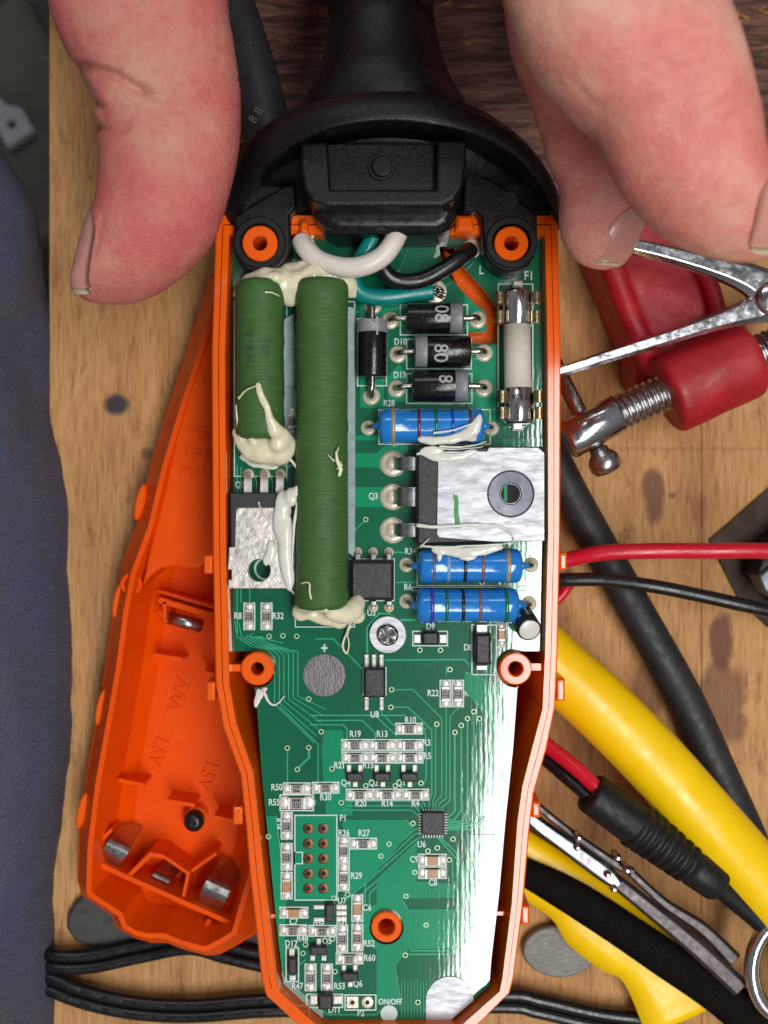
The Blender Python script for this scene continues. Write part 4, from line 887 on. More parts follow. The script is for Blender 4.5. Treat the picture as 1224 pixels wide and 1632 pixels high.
for k in range(9):
    a = k * 0.7; p = P(694 + 4 * math.cos(a), 462 + 6 * math.sin(a), .13); q = P(704 + 5 * math.cos(a), 468 + 8 * math.sin(a), .03)
    m.tube([p, p.lerp(q, .5) + Vector((0, 0, .03)), q], 0.017, 6)
tag(build(m, 'bare_strands', M['lead'], cord), kind='stuff')

# ================================================================ glue and paste on the board
def gob(name, blobs, mt, voxel=0.028, strands=(), amp=0.02, label=None, parent=board, smooth=5):
    m = MB()
    pv = None
    for x, y, z, r in blobs:
        c = P(x, y, z); rr = r if isinstance(r, tuple) else (r, r, r * 0.8)
        m.blob(c, rr, 14)
        if pv:
            d = (c - pv[0]).length
            if 0.02 < d < 0.42:
                for t in (.25, .5, .75): m.blob(pv[0].lerp(c, t), tuple(a + (b_ - a) * t for a, b_ in zip(pv[1], rr)), 10)
        pv = (c, rr)
    def fn(v, n): return n * (noise.noise(v * 3.5) * amp * 1.2 + noise.noise(v * 9) * amp * .35)
    o = remesh(m, name, M[mt], parent, voxel, smooth * 3, fn=fn); tag(o, label)
    for pts, r in strands:
        q = cr([P(*p) for p in pts], 7); n_ = len(q)
        rr = [max(r * (1.05 - 0.75 * i / n_) * (1 + .25 * noise.noise(Vector((i * .35, r * 90, 0)))), 0.007) for i in range(n_)]
        build(MB().tube([v + Vector((noise.noise(v * 6) * .012, noise.noise(v * 6 + Vector((5, 0, 0))) * .012, 0)) for v in q], rr, 9), 'strand', M[mt], o if parent is board else parent)
    return o
gob('glue_blob', [(385, 456, .32, .12), (400, 450, .42, .16), (425, 446, .5, .2), (450, 452, .45, .24), (462, 474, .36, .16), (475, 452, .5, .22), (500, 440, .5, .2), (530, 440, .45, .17), (552, 448, .36, .17), (562, 464, .25, .14), (380, 464, .2, .1), (460, 445, .3, .26), (485, 440, .35, .25), (412, 449, .62, .09), (440, 441, .66, .10)], 'glue', strands=[([(375, 470, .25), (383, 462, .4), (400, 447, .6), (408, 446, .66)], .045), ([(422, 466, .86), (432, 466, .86), (446, 473, .8)], .018)], label='cream glue round the top ends of both green resistors')
gob('glue_blob', [(380, 690, .35, .12), (388, 702, .4, .16), (400, 714, .4, .2), (420, 716, .42, .24), (445, 718, .4, .24), (460, 708, .4, .16), (450, 694, .62, .13), (438, 686, .75, .13), (430, 668, .82, .08), (426, 650, .85, .07), (420, 640, .86, .08), (414, 625, .87, .08), (411, 614, .87, .06), (444, 705, .6, .16), (410, 722, .22, .2), (440, 728, .2, .16), (400, 700, .6, .07), (468, 715, .3, .1)], 'glue', strands=[([(384, 705, .5), (379, 685, .6), (377, 660, .7), (376, 645, .72)], .024), ([(380, 635, .7), (392, 622, .84), (408, 616, .9)], .02), ([(455, 724, .4), (466, 735, .5), (474, 748, .5)], .035)], label='cream glue smeared over the lower end of the short green resistor')
gob('glue_blob', [(395, 728, .05, (.16, .1, .05)), (412, 738, .05, (.2, .1, .05)), (432, 744, .05, (.16, .07, .05))], 'glue_white', amp=.01)
gob('glue_blob', [(486, 966, .45, .14), (500, 962, .7, .13), (516, 966, .76, .12), (480, 975, .3, .16), (530, 974, .6, .16), (548, 978, .5, .18), (562, 972, .42, .18), (570, 960, .32, .13), (540, 988, .25, .16), (515, 984, .3, .14), (498, 978, .3, .13), (568, 982, .22, .14)], 'glue', strands=[([(498, 962, .8), (494, 944, .9), (493, 930, .9), (486, 928, .86), (480, 930, .84)], .02), ([(560, 990, .2), (552, 1010, .1), (546, 1030, .08), (552, 1042, .07), (556, 1028, .08), (554, 1008, .12), (566, 992, .2)], .022)], label='cream glue under the bottom end of the long green resistor')
gob('paste_smear', [(452, 800, .48, (.14, .2, .09)), (446, 830, .46, (.12, .3, .08)), (456, 850, .46, (.13, .35, .1)), (456, 890, .46, (.12, .35, .08)), (462, 925, .42, (.1, .2, .09)), (432, 880, .44, (.09, .2, .045)), (464, 792, .55, (.12, .16, .09)), (424, 892, .435, (.06, .12, .03)), (472, 785, .6, .08), (474, 778, .62, .055)], 'glue_white', voxel=.024, strands=[([(413, 800, .47), (415, 808, .49), (424, 814, .48)], .014), ([(474, 800, .6), (468, 850, .55), (466, 905, .5)], .03), ([(462, 935, .45), (470, 946, .35), (478, 950, .3)], .028)], amp=.012, label='white paste down the right side of the smaller transistor')
m = MB().prism(PP([(466, 786), (476, 790), (477, 935), (472, 946), (464, 940), (462, 840)], .45), .3, .47, .02); build(m, 'heat_pad', M['epoxy'], board, bevel=.02)
gob('paste_smear', [(672, 700, .50, (.08, .06, .05)), (690, 702, .52, (.16, .08, .06)), (715, 701, .53, (.18, .08, .06)), (740, 694, .55, (.12, .09, .05)), (757, 682, .60, (.10, .12, .05)), (764, 668, .60, (.06, .10, .05)), (752, 700, .5, (.1, .05, .04))], 'glue_white', voxel=.022, strands=[([(690, 690, .6), (720, 686, .62), (750, 676, .64), (768, 665, .62)], .02), ([(700, 712, .53), (740, 712, .53), (775, 704, .4)], .02)], amp=.01, label='white paste between the top blue resistor and the big transistor')
gob('paste_smear', [(676, 722, .50, (.10, .06, .035)), (700, 729, .505, (.2, .085, .035)), (730, 728, .505, (.2, .07, .035)), (752, 720, .505, (.12, .05, .035)), (690, 716, .5, (.2, .06, .04))], 'glue_white', voxel=.022, strands=[([(664, 724, .5), (690, 716, .52), (725, 716, .52), (770, 712, .5)], .018)], amp=.008, label='white paste on the top edge of the big transistor')
gob('paste_smear', [(700, 876, .52, (.14, .08, .05)), (730, 880, .54, (.2, .09, .05)), (765, 878, .54, (.2, .09, .05)), (790, 872, .52, (.14, .07, .04)), (700, 888, .56, (.05, .09, .04)), (745, 890, .58, (.15, .05, .03))], 'glue_white', voxel=.022, strands=[([(664, 837, .52), (700, 840, .53), (760, 836, .53), (800, 840, .53), (818, 856, .53), (812, 872, .5)], .03), ([(670, 872, .45), (678, 864, .53), (684, 858, .53)], .015), ([(672, 870, .46), (700, 872, .55), (790, 868, .54), (815, 866, .52)], .02)], amp=.008, label='white paste along the bottom edge of the big transistor')
gob('glue_drip', [(536, 722, .90, (.022, .04, .02)), (537, 733, .89, (.028, .06, .02)), (543, 748, .88, (.036, .06, .02)), (541, 757, .88, (.03, .03, .02))], 'glue', voxel=.014, strands=[([(536, 722, .9), (540, 712, .9)], .016), ([(533, 735, .89), (526, 727, .9), (523, 725, .9)], .014), ([(545, 742, .87), (543, 735, .89)], .015), ([(540, 745, .89), (536, 748, .89)], .013)], amp=.004, smooth=1, label='two small glue flecks on the long green resistor')
gob('glue_drip', [(412, 1104, .01, (.05, .08, .02)), (408, 1120, .01, (.05, .10, .02)), (422, 1098, .02, (.06, .04, .025))], 'glue_white', voxel=.018, strands=[([(420, 1100, .03), (426, 1116, .03), (436, 1123, .03), (446, 1118, .03), (454, 1109, .03)], .024)], amp=.005, smooth=2, label='thin curl of dried paste below the left boss')

# ================================================================ the other half of the shell, lying on the bench
zc = -1.9
cov = thing('shell_cover', 'orange cover half with empty battery compartment, lying on the bench at the left', 'plastic cover', P(270, 1200, -3.5))
ol = [(336, 440), (318, 500), (300, 560), (270, 650), (243, 740), (222, 830), (196, 900), (184, 960), (172, 1050), (158, 1130), (140, 1230), (128, 1329), (126, 1400), (133, 1424), (180, 1455), (187, 1474), (215, 1491), (243, 1499), (268, 1499), (290, 1508), (330, 1519), (352, 1517), (380, 1502), (410, 1484), (440, 1380), (470, 1200), (480, 900), (470, 560), (400, 430)]
z0 = -3.0
A0 = [P(x, y, -2.6).xy for x, y in ol]
def offs(d): return inset(list(A0), d)
loop0 = A0; base = inset(list(A0), 0.06)
r1 = inset(list(A0), 0.34); r2 = inset(list(A0), 0.43); r3 = inset(list(A0), 0.86)
m = MB()
loopring(m, base, -3.48, loop0, -2.75); loopring(m, loop0, -2.75, loop0, -2.5); loopring(m, loop0, -2.5, inset(list(A0), .05), -2.44); loopring(m, inset(list(A0), .05), -2.44, r1, zc); loopring(m, r1, zc, r2, zc); loopring(m, r2, zc, inset(list(A0), .62), -2.75); loopring(m, inset(list(A0), .62), -2.75, r3, -3.05)
build(m, 'wall', M['orange_dk'], cov)
build(MB().prism([Vector(p) for p in r3], -3.4, -3.05), 'inner_floor', M['orange_dk'], cov)
# raised closed end with the moulded words
pl = [(322, 560), (300, 620), (278, 700), (258, 790), (236, 880), (226, 935), (240, 918), (256, 906), (280, 903), (302, 908), (318, 908), (345, 880), (360, 860), (470, 860), (460, 560), (400, 470), (345, 480)]
build(MB().prism(PP(pl, -1.93), -3.3, -1.93, 0.05), 'raised_end', M['orange_dk'], cov, bevel=0.03)
def etext(s, px, py, h, rot, z, sx_=.8, par=cov):
    me = text_mesh(s, h / 73 * 1.13, M['orange_dk'], sx_, 0.0, 0.018); o = local(me, 'moulded_lettering', par, P(px, py, z), math.radians(rot)); return o
etext('TES', 318, 697, 19, -10, -1.92); etext('TENS', 316, 726, 19, -10, -1.92); etext('BRAN', 309, 752, 19, -10, -1.92)
# round recess
c = P(211, 930, -2.15); build(MB().ring((c.x, c.y), 0.13, 0.2, -2.6, -2.04, 30, .02), 'screw_recess', M['orange_dk'], cov)
build(MB().cyl((c.x, c.y, -2.6), .14, .3, 20), 'recess_floor', M['orange_dk'], cov)
def wallp(pts, z0, z1, nm='rib', w=0.07, mt='orange_dk'):
    p = [P(*q, z1).xy for q in pts]; m = MB()
    for i in range(len(p) - 1):
        d = (p[i + 1] - p[i]).normalized(); n_ = Vector((-d.y, d.x)) * w / 2
        m.prism([p[i] - n_ - d * (w / 2 if i else 0), p[i + 1] - n_, p[i + 1] + n_, p[i] + n_ - d * (w / 2 if i else 0)], z0, z1 - .0015 * i)
    return build(m, nm, M[mt], cov, bevel=0.012)
wallp([(250, 942), (345, 970)], -3.1, -2.45); wallp([(252, 956), (345, 984)], -3.1, -2.2, w=.10); wallp([(262, 958), (262, 990)], -3.1, -2.2); wallp([(254, 974), (266, 992)], -3.1, -2.35)
wallp([(244, 1044), (292, 1051)], -3.1, -2.5); wallp([(324, 1070), (350, 1080)], -3.1, -2.5)
wallp([(188, 1243), (230, 1252)], -3.1, -2.45); wallp([(265, 1276), (310, 1284)], -3.1, -2.45); wallp([(340, 1302), (384, 1312)], -3.1, -2.35)
# raised battery cradle walls beside the lettering panels
wallp([(236, 1058), (188, 1236)], -3.1, -2.95, w=.05)
def panel(c0, rot, w, h):
    c = P(*c0, -3.0); m = MB(); a = math.radians(rot)
    o = [c.xy + rot2(p, a) for p in ((-w, -h), (w, -h), (w, h), (-w, h))]; hh = [c.xy + rot2(p, a) for p in ((-w + .025, -h + .025), (w - .025, -h + .025), (w - .025, h - .025), (-w + .025, h - .025))]
    return build(m.prism(o, -3.1, -3.025, 0, [hh]), 'moulded_outline', M['orange'], cov)
panel((268, 1152), 251, .98, .2); panel((340, 1210), 251, .80, .2)
etext('AAA', 283, 1108, 24, 251, -3.03, .85); etext('1.5V', 252, 1196, 24, 251, -3.03, .85); etext('1.5V', 330, 1235, 24, 251, -3.03, .85)
# steel tube contact
a, b_ = P(268, 984, -2.5), P(322, 998, -2.5); m = MB().lathe(a, b_ - a, [(0, .09), (0.0, .12), ((b_ - a).length, .125), ((b_ - a).length, .105), ((b_ - a).length - .3, .10)], 26)
ct = build(m, 'tube_contact', M['steel'], cov); build(MB().lathe(a, b_ - a, [((b_ - a).length - .1, .0), ((b_ - a).length - .09, .103)], 20), 'tube_bore', M['hole'], ct)
def clip(path, w, wdir):
    pc = cr([P(*p) for p in path], 5); wv = Vector((math.cos(wdir), math.sin(wdir), 0)) * w / 2; R_ = []
    for i, q in enumerate(pc):
        t = (pc[min(i + 1, len(pc) - 1)] - pc[max(i - 1, 0)]).normalized(); n_ = t.cross(wv).normalized() * .018
        R_.append([q + n_ - wv, q + n_ + wv, q - n_ + wv, q - n_ - wv])
    return build(MB().rings(R_, smooth=False), 'battery_contact', M['steel'], cov, bevel=.006)
wd = math.radians(-25)
clip([(212, 1312, -3.0), (200, 1330, -2.55), (188, 1350, -2.25), (176, 1368, -2.3), (170, 1378, -2.6), (172, 1378, -3.0)], .42, wd)
clip([(372, 1372, -3.0), (362, 1392, -2.5), (348, 1412, -2.15), (338, 1432, -2.2), (332, 1444, -2.5), (334, 1446, -3.0)], .48, wd)
clip([(278, 1376, -2.95), (268, 1388, -2.75), (258, 1398, -2.5), (252, 1404, -2.55), (250, 1410, -2.9)], .34, wd)
wallp([(150, 1350), (146, 1372), (205, 1400), (300, 1442), (376, 1476), (398, 1440)], -3.1, -2.25, w=.09)
wallp([(150, 1350), (178, 1322)], -3.1, -2.25, w=.07); wallp([(205, 1396), (240, 1362), (262, 1366)], -3.1, -2.3, w=.08); wallp([(292, 1430), (300, 1392), (262, 1366)], -3.1, -2.35, w=.06); wallp([(300, 1392), (345, 1360)], -3.1, -2.5, w=.06)
wallp([(168, 1420), (182, 1402)], -3.1, -2.5, w=.1); wallp([(322, 1490), (334, 1466)], -3.1, -2.45, w=.1)
for a in ((225, 800), (190, 955), (163, 1125), (133, 1290)):
    c = P(*a, -2.45); build(MB().prism([c.xy + rot2(p, -.22) for p in circ((0, 0), .085, 18, ry=.34)], -2.9, -2.32, .03), 'latch_tab', M['orange'], cov, bevel=.02)
sc2 = thing('screw', 'small black screw standing in the orange cover on the bench', 'screw', P(308, 1311, -3.0))
c = P(308, 1311, -2.6); build(MB().lathe((c.x, c.y, -3.04), (0, 0, 1), [(0, .1), (.3, .1), (.32, .18), (.40, .185), (.46, .15), (.49, .08)], 26), 'head', M['rubber_gloss'], sc2)
build(MB().ring((c.x, c.y), .17, .23, -3.05, -2.8, 26, .02), 'screw_seat', M['orange'], cov)
tag(build(MB().box((*P(214, 1415, -2.9).xy, -2.92), (.48, .12, .1), -.43, .02), 'plastic_stick', M['glue'], bevel=.01), 'short cream plastic sliver lying in the foot of the orange cover', 'plastic sliver')

# ================================================================ things lying on the bench
def solo(mb, name, mt, label, cat, group=None, **k): return tag(build(mb, name, M[mt], None, **k), label, cat, group)
def cable(name, pts, r, mt, label, cat='cable', group=None, flat=1.0, seg=22): return solo(MB().tube(cr([P(*p) for p in pts], 8), r, seg, flat=flat), name, mt, label, cat, group)
cable('cable', [(840, 640, -3.1), (900, 770, -3.1), (1000, 950, -3.05), (1090, 1110, -3.05), (1150, 1240, -3.1), (1195, 1340, -3.1), (1260, 1500, -3.1), (1330, 1700, -3.1)], .345, 'cable_grey', 'thick worn black cable running down the right side over the bench')
cable('wire', [(820, 912, -2.6), (900, 893, -2.4), (960, 881, -2.2), (1040, 878, -2.1), (1120, 878, -2.1), (1224, 878, -2.1), (1400, 884, -2.3)], .145, 'red_wire', 'red insulated wire crossing the bench beside the transistor', 'wire')
cable('wire', [(820, 922, -2.6), (890, 924, -2.3), (960, 924, -2.2), (1040, 934, -2.1), (1120, 950, -2.1), (1224, 973, -2.1), (1400, 1010, -2.3)], .125, 'rubber_gloss', 'thin black insulated wire just below the red one', 'wire')
cable('wire', [(860, 985, -3.2), (892, 952, -3.2), (903, 938, -3.2), (915, 920, -3.3)], .1, 'red_wire', 'short end of red wire peeping out beside the shell', 'wire')
cable('cable', [(780, 960, -2.4), (860, 1040, -2.4), (950, 1120, -2.3), (1040, 1210, -2.3), (1120, 1300, -2.3), (1190, 1380, -2.4), (1290, 1500, -2.5), (1400, 1700, -2.5)], .60, 'yellow', 'fat glossy yellow hose running diagonally at the right', 'hose', seg=36)
# yellow strap with black webbing laid over it
def ribbon(name, L_, R__, z0, z1, mt, label, cat, group=None):
    l = cr([P(*p, 0) for p in L_], 6); r = cr([P(*p, 0) for p in R__], 6); n = len(l); m = MB(); vs = []
    R_ = []
    for i, (a, b_) in enumerate(zip(l, r)):
        t = i / (n - 1); z = z0 + (z1 - z0) * t; k = (D - z) / D
        a2 = Vector((a.x * k, a.y * k, z)); b2 = Vector((b_.x * k, b_.y * k, z)); mid = (a2 + b2) / 2
        R_.append([a2 + Vector((0, 0, -.06)), a2 + Vector((0, 0, .03)), a2.lerp(b2, .25) + Vector((0, 0, .09)), mid + Vector((0, 0, .11)), a2.lerp(b2, .75) + Vector((0, 0, .09)), b2 + Vector((0, 0, .03)), b2 + Vector((0, 0, -.06)), mid + Vector((0, 0, -.08))])
    m.rings(R_); return solo(m, name, mt, label, cat, group)
ribbon('yellow_tube', [(790, 1290), (845, 1326), (921, 1374), (973, 1408), (1042, 1464), (1100, 1512), (1180, 1580)], [(770, 1395), (836, 1434), (880, 1465), (904, 1503), (956, 1544), (994, 1566), (1030, 1650)], -3.0, -3.0, 'yellow', 'flat yellow tube with a black strap laid over it, lower right', 'tube')
ribbon('strap', [(780, 1343), (841, 1368), (938, 1413), (1070, 1499), (1224, 1600), (1350, 1690)], [(780, 1385), (838, 1416), (952, 1489), (1042, 1551), (1136, 1617), (1250, 1720)], -2.75, -2.7, 'strap', 'matt black strap lying over the flat yellow tube', 'strap')
# barrel connector with two wires
con = thing('cable_connector', 'black ribbed barrel connector with a red and a black wire going in', 'connector', P(1060, 1330, -2.6))
a, b_ = P(940, 1262, -1.9), P(1148, 1412, -2.1); ax = (b_ - a); L_ = ax.length; ax.normalize()
def bp_(): 
    prof = [(0, .26), (0.0, .34), (.05, .365), (.1, .37), (.95, .385)]
    t = 1.0
    for k in range(7):
        w = .15; prof += [(t, .385 - .01 * k), (t + .02, .425 - .008 * k), (t + w - .04, .425 - .008 * k), (t + w - .02, .37 - .01 * k)]; t += w + (.02 if k % 2 else .05)
    prof += [(t + .05, .35), (L_ - .12, .335), (L_ - .04, .30), (L_, .22)]; return prof
cb = build(MB().lathe(a, ax, bp_(), 40), 'connector_body', M['rubber'], con)
build(MB().lathe(a, ax, [(-.004, .0), (.0, .27)], 24), 'opening', M['hole'], cb)
def wl_(pts, r, mt, lab=None): o = build(MB().tube(cr([P(*p) for p in pts], 8), r, 18), 'wire', M[mt], con); return tag(o, lab)
wl_([(800, 1130, -2.7), (870, 1186, -2.3), (920, 1226, -2.0), (958, 1262, -1.85), (990, 1285, -1.9)], .135, 'red_wire', 'red wire'); wl_([(800, 1160, -2.8), (865, 1208, -2.4), (905, 1242, -2.1), (942, 1272, -1.95), (980, 1296, -2.0)], .115, 'rubber_gloss', 'black wire')
build(MB().tube(cr([P(1135, 1402, -2.1), P(1170, 1432, -2.2), P(1215, 1470, -2.3), P(1290, 1540, -2.4)], 6), .20, 22), 'cable_end', M['rubber'], con)
# dark hand tool (clamp forceps) between hose and strap
tl = thing('locking_tweezers', 'dark steel tweezers with bright pins lying between the yellow tube and the connector', 'tweezers', P(1000, 1420, -2.9))
def bar(pts, w, th, mt, par, nm='arm'):
    pc = cr([P(*p[:3]) for p in pts], 5); ws = [p[3] for p in pts]; R_ = []
    wi = cr([Vector((w_, 0, 0)) for w_ in ws], 5)
    for i, q in enumerate(pc):
        t = (pc[min(i + 1, len(pc) - 1)] - pc[max(i - 1, 0)]); t.z = 0; t.normalize(); n_ = Vector((-t.y, t.x, 0)) * wi[i].x / 200; u_ = Vector((0, 0, th / 2))
        R_.append([q - n_ - u_, q - n_ * 1.0 + u_ * .2, q - n_ * .6 + u_, q + n_ * .6 + u_, q + n_ + u_ * .2, q + n_ - u_])
    return build(MB().rings(R_, smooth=False), nm, M[mt], par, bevel=.015)
bar([(830, 1290, -2.3, 22), (860, 1316, -2.3, 28), (910, 1352, -2.3, 32), (965, 1392, -2.3, 34), (985, 1410, -2.3, 20)], 1, .16, 'tweez', tl)
bar([(840, 1270, -2.5, 14), (900, 1320, -2.5, 14), (970, 1370, -2.5, 18), (1010, 1390, -2.5, 14)], 1, .14, 'darksteel', tl)
bar([(978, 1402, -2.4, 26), (1040, 1452, -2.4, 30), (1110, 1510, -2.4, 34), (1180, 1575, -2.4, 36)], 1, .14, 'darksteel', tl)
bar([(1005, 1390, -2.5, 16), (1060, 1440, -2.5, 18), (1120, 1480, -2.5, 24), (1170, 1530, -2.5, 30)], 1, .14, 'darksteel', tl)
for x, y in ((922, 1334), (920, 1350), (984, 1366), (999, 1386), (968, 1393), (978, 1416)):
    c = P(x, y, -2.2); build(MB().lathe((c.x, c.y, -2.45), (0, 0, 1), [(0, .07), (.26, .07), (.32, .05), (.34, .02)], 16), 'pin', M['chrome'], tl)
# ring handle at the right edge
m = MB(); m.tube([P(1250 + 52 * math.cos(a), 1545 + 75 * math.sin(a), -2.2) for a in [2 * PI * k / 40 for k in range(41)]], .14, 14)
solo(m, 'ring_handle', 'chrome', 'bright steel ring handle at the lower right edge', 'ring')
# steel disc
c = P(893, 1520, -3.2); ed = MB().prism([c.xy + rot2(p, -.05) for p in circ((0, 0), .70, 50, ry=.50)], -3.45, -3.28, .03)
solo(ed, 'steel_disc', 'disc', 'brushed oval steel disc lying by the tip of the orange shell', 'metal disc', bevel=.02)
# flat twin cables bottom
def twin(name, pts, r, label, gap=.24):
    p = cr([P(*q) for q in pts], 8); t_ = thing(name, label, 'cable', p[0], 'black twin cables'); 
    for s in (-1, 1):
        q = []
        for i, v in enumerate(p):
            d = p[min(i + 1, len(p) - 1)] - p[max(i - 1, 0)]; d.normalize(); q.append(v + Vector((-d.y, d.x, 0)) * s * gap / 2 + Vector((0, 0, .01 * s)))
        build(MB().tube(q, r, 16), 'cable_core', M['rubber_gloss'], t_)
twin('twin_cable', [(-60, 1490, -4.4), (10, 1512, -3.5), (75, 1530, -3.15), (140, 1532, -3.15), (220, 1516, -3.2), (300, 1502, -3.2), (360, 1516, -3.2), (420, 1530, -3.2), (560, 1560, -3.25)], .12, 'upper black twin cable below the orange cover')
twin('twin_cable', [(-60, 1520, -4.4), (10, 1544, -3.5), (75, 1566, -3.15), (140, 1590, -3.15), (220, 1606, -3.2), (310, 1610, -3.2), (420, 1602, -3.2), (560, 1600, -3.25), (800, 1595, -3.2), (860, 1604, -3.2), (960, 1626, -3.2), (1080, 1640, -3.2)], .12, 'lower black twin cable curving along the bottom edge of the picture')
# grey rounded rubber piece under the cover
m = MB(); m.prism(PP([(118, 1440), (106, 1462), (105, 1480), (118, 1500), (140, 1508), (190, 1510), (260, 1515), (420, 1520), (420, 1440), (200, 1400), (140, 1420)], -3.3), -3.49, -3.28, .06)
solo(m, 'rubber_grip', 'felt', 'dark grey rubber pad sticking out from under the orange cover', 'rubber pad', bevel=.04, bseg=3)
# black box at the right edge, flat dark brown patch
solo(MB().prism(PP([(1130, 862), (1200, 800), (1236, 770), (1320, 770), (1320, 1010), (1224, 1000), (1180, 960)], -3.45), -3.5, -3.42), 'patch', 'brown', 'dark brown card lying at the right edge under the red wire', 'patch') if 'brown' in M else None
bx = thing('terminal_block', 'black moulded terminal block with steel clamps at the right edge', 'terminal block', P(1250, 890, -3.4))
build(MB().prism(PP([(1222, 870), (1300, 800), (1400, 900), (1330, 1000), (1244, 962), (1204, 915)], -2.6), -3.4, -2.6, .05), 'block_body', M['rubber'], bx, bevel=.03)
build(MB().prism(PP([(1212, 918), (1250, 888), (1290, 930), (1260, 965), (1222, 944)], -2.4), -3.0, -2.5, .04), 'clamp_plate', M['ringsteel'], bx, bevel=.03)
for x, y in ((1240, 880), (1262, 862)): c = P(x, y, -2.6); build(MB().blob(c, .07, 10), 'screw_head', M['steel'], bx)
# cable behind the left thumb, with printed figures
cb2 = cable('cable', [(330, -160, -1.4), (352, -40, -1.4), (385, 60, -1.3), (412, 150, -1.2), (430, 240, -1.2), (440, 330, -1.3)], .42, 'cable_grey', 'grey-black sheathed cable with printed figures behind the left thumb', 'cable', seg=30)
me = text_mesh('8 8', .21, M['faintgrey'], 1.0, 0); o = bpy.data.objects.new('printed_mark', me); link(o, cb2, P(408, 184, -.755)); o.rotation_euler = (0, math.radians(-4), math.radians(55))
# ================================================================ red screw clamp
cl = thing('screw_clamp', 'red painted screw clamp with threaded steel spindle and sliding bar, lying on the bench', 'clamp', P(1080, 600, -3.4))
m = MB()
arm_px = [(955, 400), (975, 330), (1010, 320), (1060, 340), (1105, 395), (1140, 448), (1158, 520), (1140, 600), (1060, 640), (1018, 600), (985, 510)]
m.prism(PP([(940, 380), (930, 300), (1010, 250), (1075, 330), (1120, 400), (1142, 450), (1160, 520), (1150, 590), (1060, 650), (1020, 610), (1014, 560), (985, 490)], -2.0), -3.3, -2.1, .08)
for pts, w in (([(958, 388, -1.95), (980, 440, -1.95), (1010, 520, -1.95), (1045, 590, -1.95)], .22), ([(1100, 400, -1.95), (1130, 450, -1.95), (1146, 510, -1.95), (1150, 560, -1.95)], .16)):
    m.tube(cr([P(*p) for p in pts], 5), w, 14)
a, b_ = P(1058, 632, -1.7), P(1196, 570, -1.7); ax = (b_ - a); L_ = ax.length; ax.normalize()
m.lathe(a, ax, [(0, .60), (.03, .68), (.1, .72), (L_ - .1, .70), (L_ - .02, .64), (L_, .58)], 40)
m.blob(P(1150, 540, -1.9), (.5, .4, .45))
def fn(v, n): return n * (noise.noise(v * 2.2) * .014 + noise.noise(v * 7) * .005)
cf = remesh(m, 'clamp_frame', M['red_paint'], cl, .05, 6, fn=fn)
def thread(a, b_, r, n, mt='steel'):
    ax = (b_ - a); L_ = ax.length; pr = []
    for k in range(n * 6 + 1): pr.append((L_ * k / (n * 6), r * (0.93 + .09 * math.cos(2 * PI * k / 6))))
    return MB().lathe(a, ax, pr, 32)
A_ = P(985, 658, -1.7); B_ = P(1066, 622, -1.7)
sp = build(thread(A_, B_, .33, 8), 'threaded_spindle', M['steel'], cl)
build(thread(P(1185, 574, -1.7), P(1300, 522, -1.7), .33, 11), 'threaded_spindle', M['steel'], cl)
a, b_ = P(903, 703, -1.7), P(988, 657, -1.7)
build(MB().lathe(a, b_ - a, [(0, .26), (.0, .32), (.04, .35), ((b_ - a).length - .08, .34), ((b_ - a).length, .28)], 32), 'spindle_head', M['chrome'], cl)
bar_ = build(MB().tube([P(880, 570, -2.1), P(963, 738, -1.9)], .14, 20), 'sliding_bar', M['steel'], cl)
k0 = P(954, 716, -1.85); k1 = P(970, 752, -1.85)
build(MB().lathe(k0, k1 - k0, [(-.02, .16), (.06, .17), (.1, .22), (.2, .285), (.34, .285), (.44, .22), (.47, .1)], 30), 'bar_knob', M['steel'], bar_)
# chrome long-nosed tool lying over the clamp
pl_ = thing('chrome_pliers', 'bright chrome slim pliers with two open arms lying over the red clamp', 'pliers', P(1180, 470, -.9))
bar([(960, 378, -1.0, 20), (1000, 390, -1.0, 25), (1060, 404, -1.0, 28), (1130, 423, -1.0, 34), (1190, 442, -1.0, 50), (1240, 468, -1.0, 70), (1330, 500, -1.0, 80)], 1, .2, 'chrome', pl_)
bar([(880, 596, -1.0, 18), (940, 577, -1.0, 20), (1020, 552, -1.0, 23), (1110, 523, -1.0, 27), (1180, 500, -1.0, 40), (1240, 482, -1.0, 60), (1330, 460, -1.0, 70)], 1, .2, 'chrome', pl_)
c = P(1228, 478, -1.0); build(MB().lathe((c.x, c.y, -1.12), (0, 0, 1), [(0, .3), (.26, .3), (.32, .24), (.33, .05)], 28), 'pivot', M['chrome'], pl_)
# ================================================================ floor item and jeans at the left edge
fl = thing('metal_bracket', 'blurred pale metal bracket with a round hole on the dark floor', 'bracket', P(25, 205, -22))
c = P(24, 204, -22); k = (D + 22) / D
m = MB(); m.prism([c.xy + rot2(Vector((x, y)) * k, math.radians(38)) for x, y in ((-.28, -.26), (.22, -.3), (.28, .12), (.12, .30), (.1, .62), (-.16, .6), (-.2, .26))], -22, -21.6, .05, [circ(c.xy, .16, 20)]); build(m, 'plate', M['white_paint'], fl)
st_ = solo(MB().box((*P(-30, 250, -23).xy, -35), (9, 9, 25.8), .5, .3), 'grey_crate', 'crate', 'dark grey crate standing on the floor below the bench edge', 'crate')
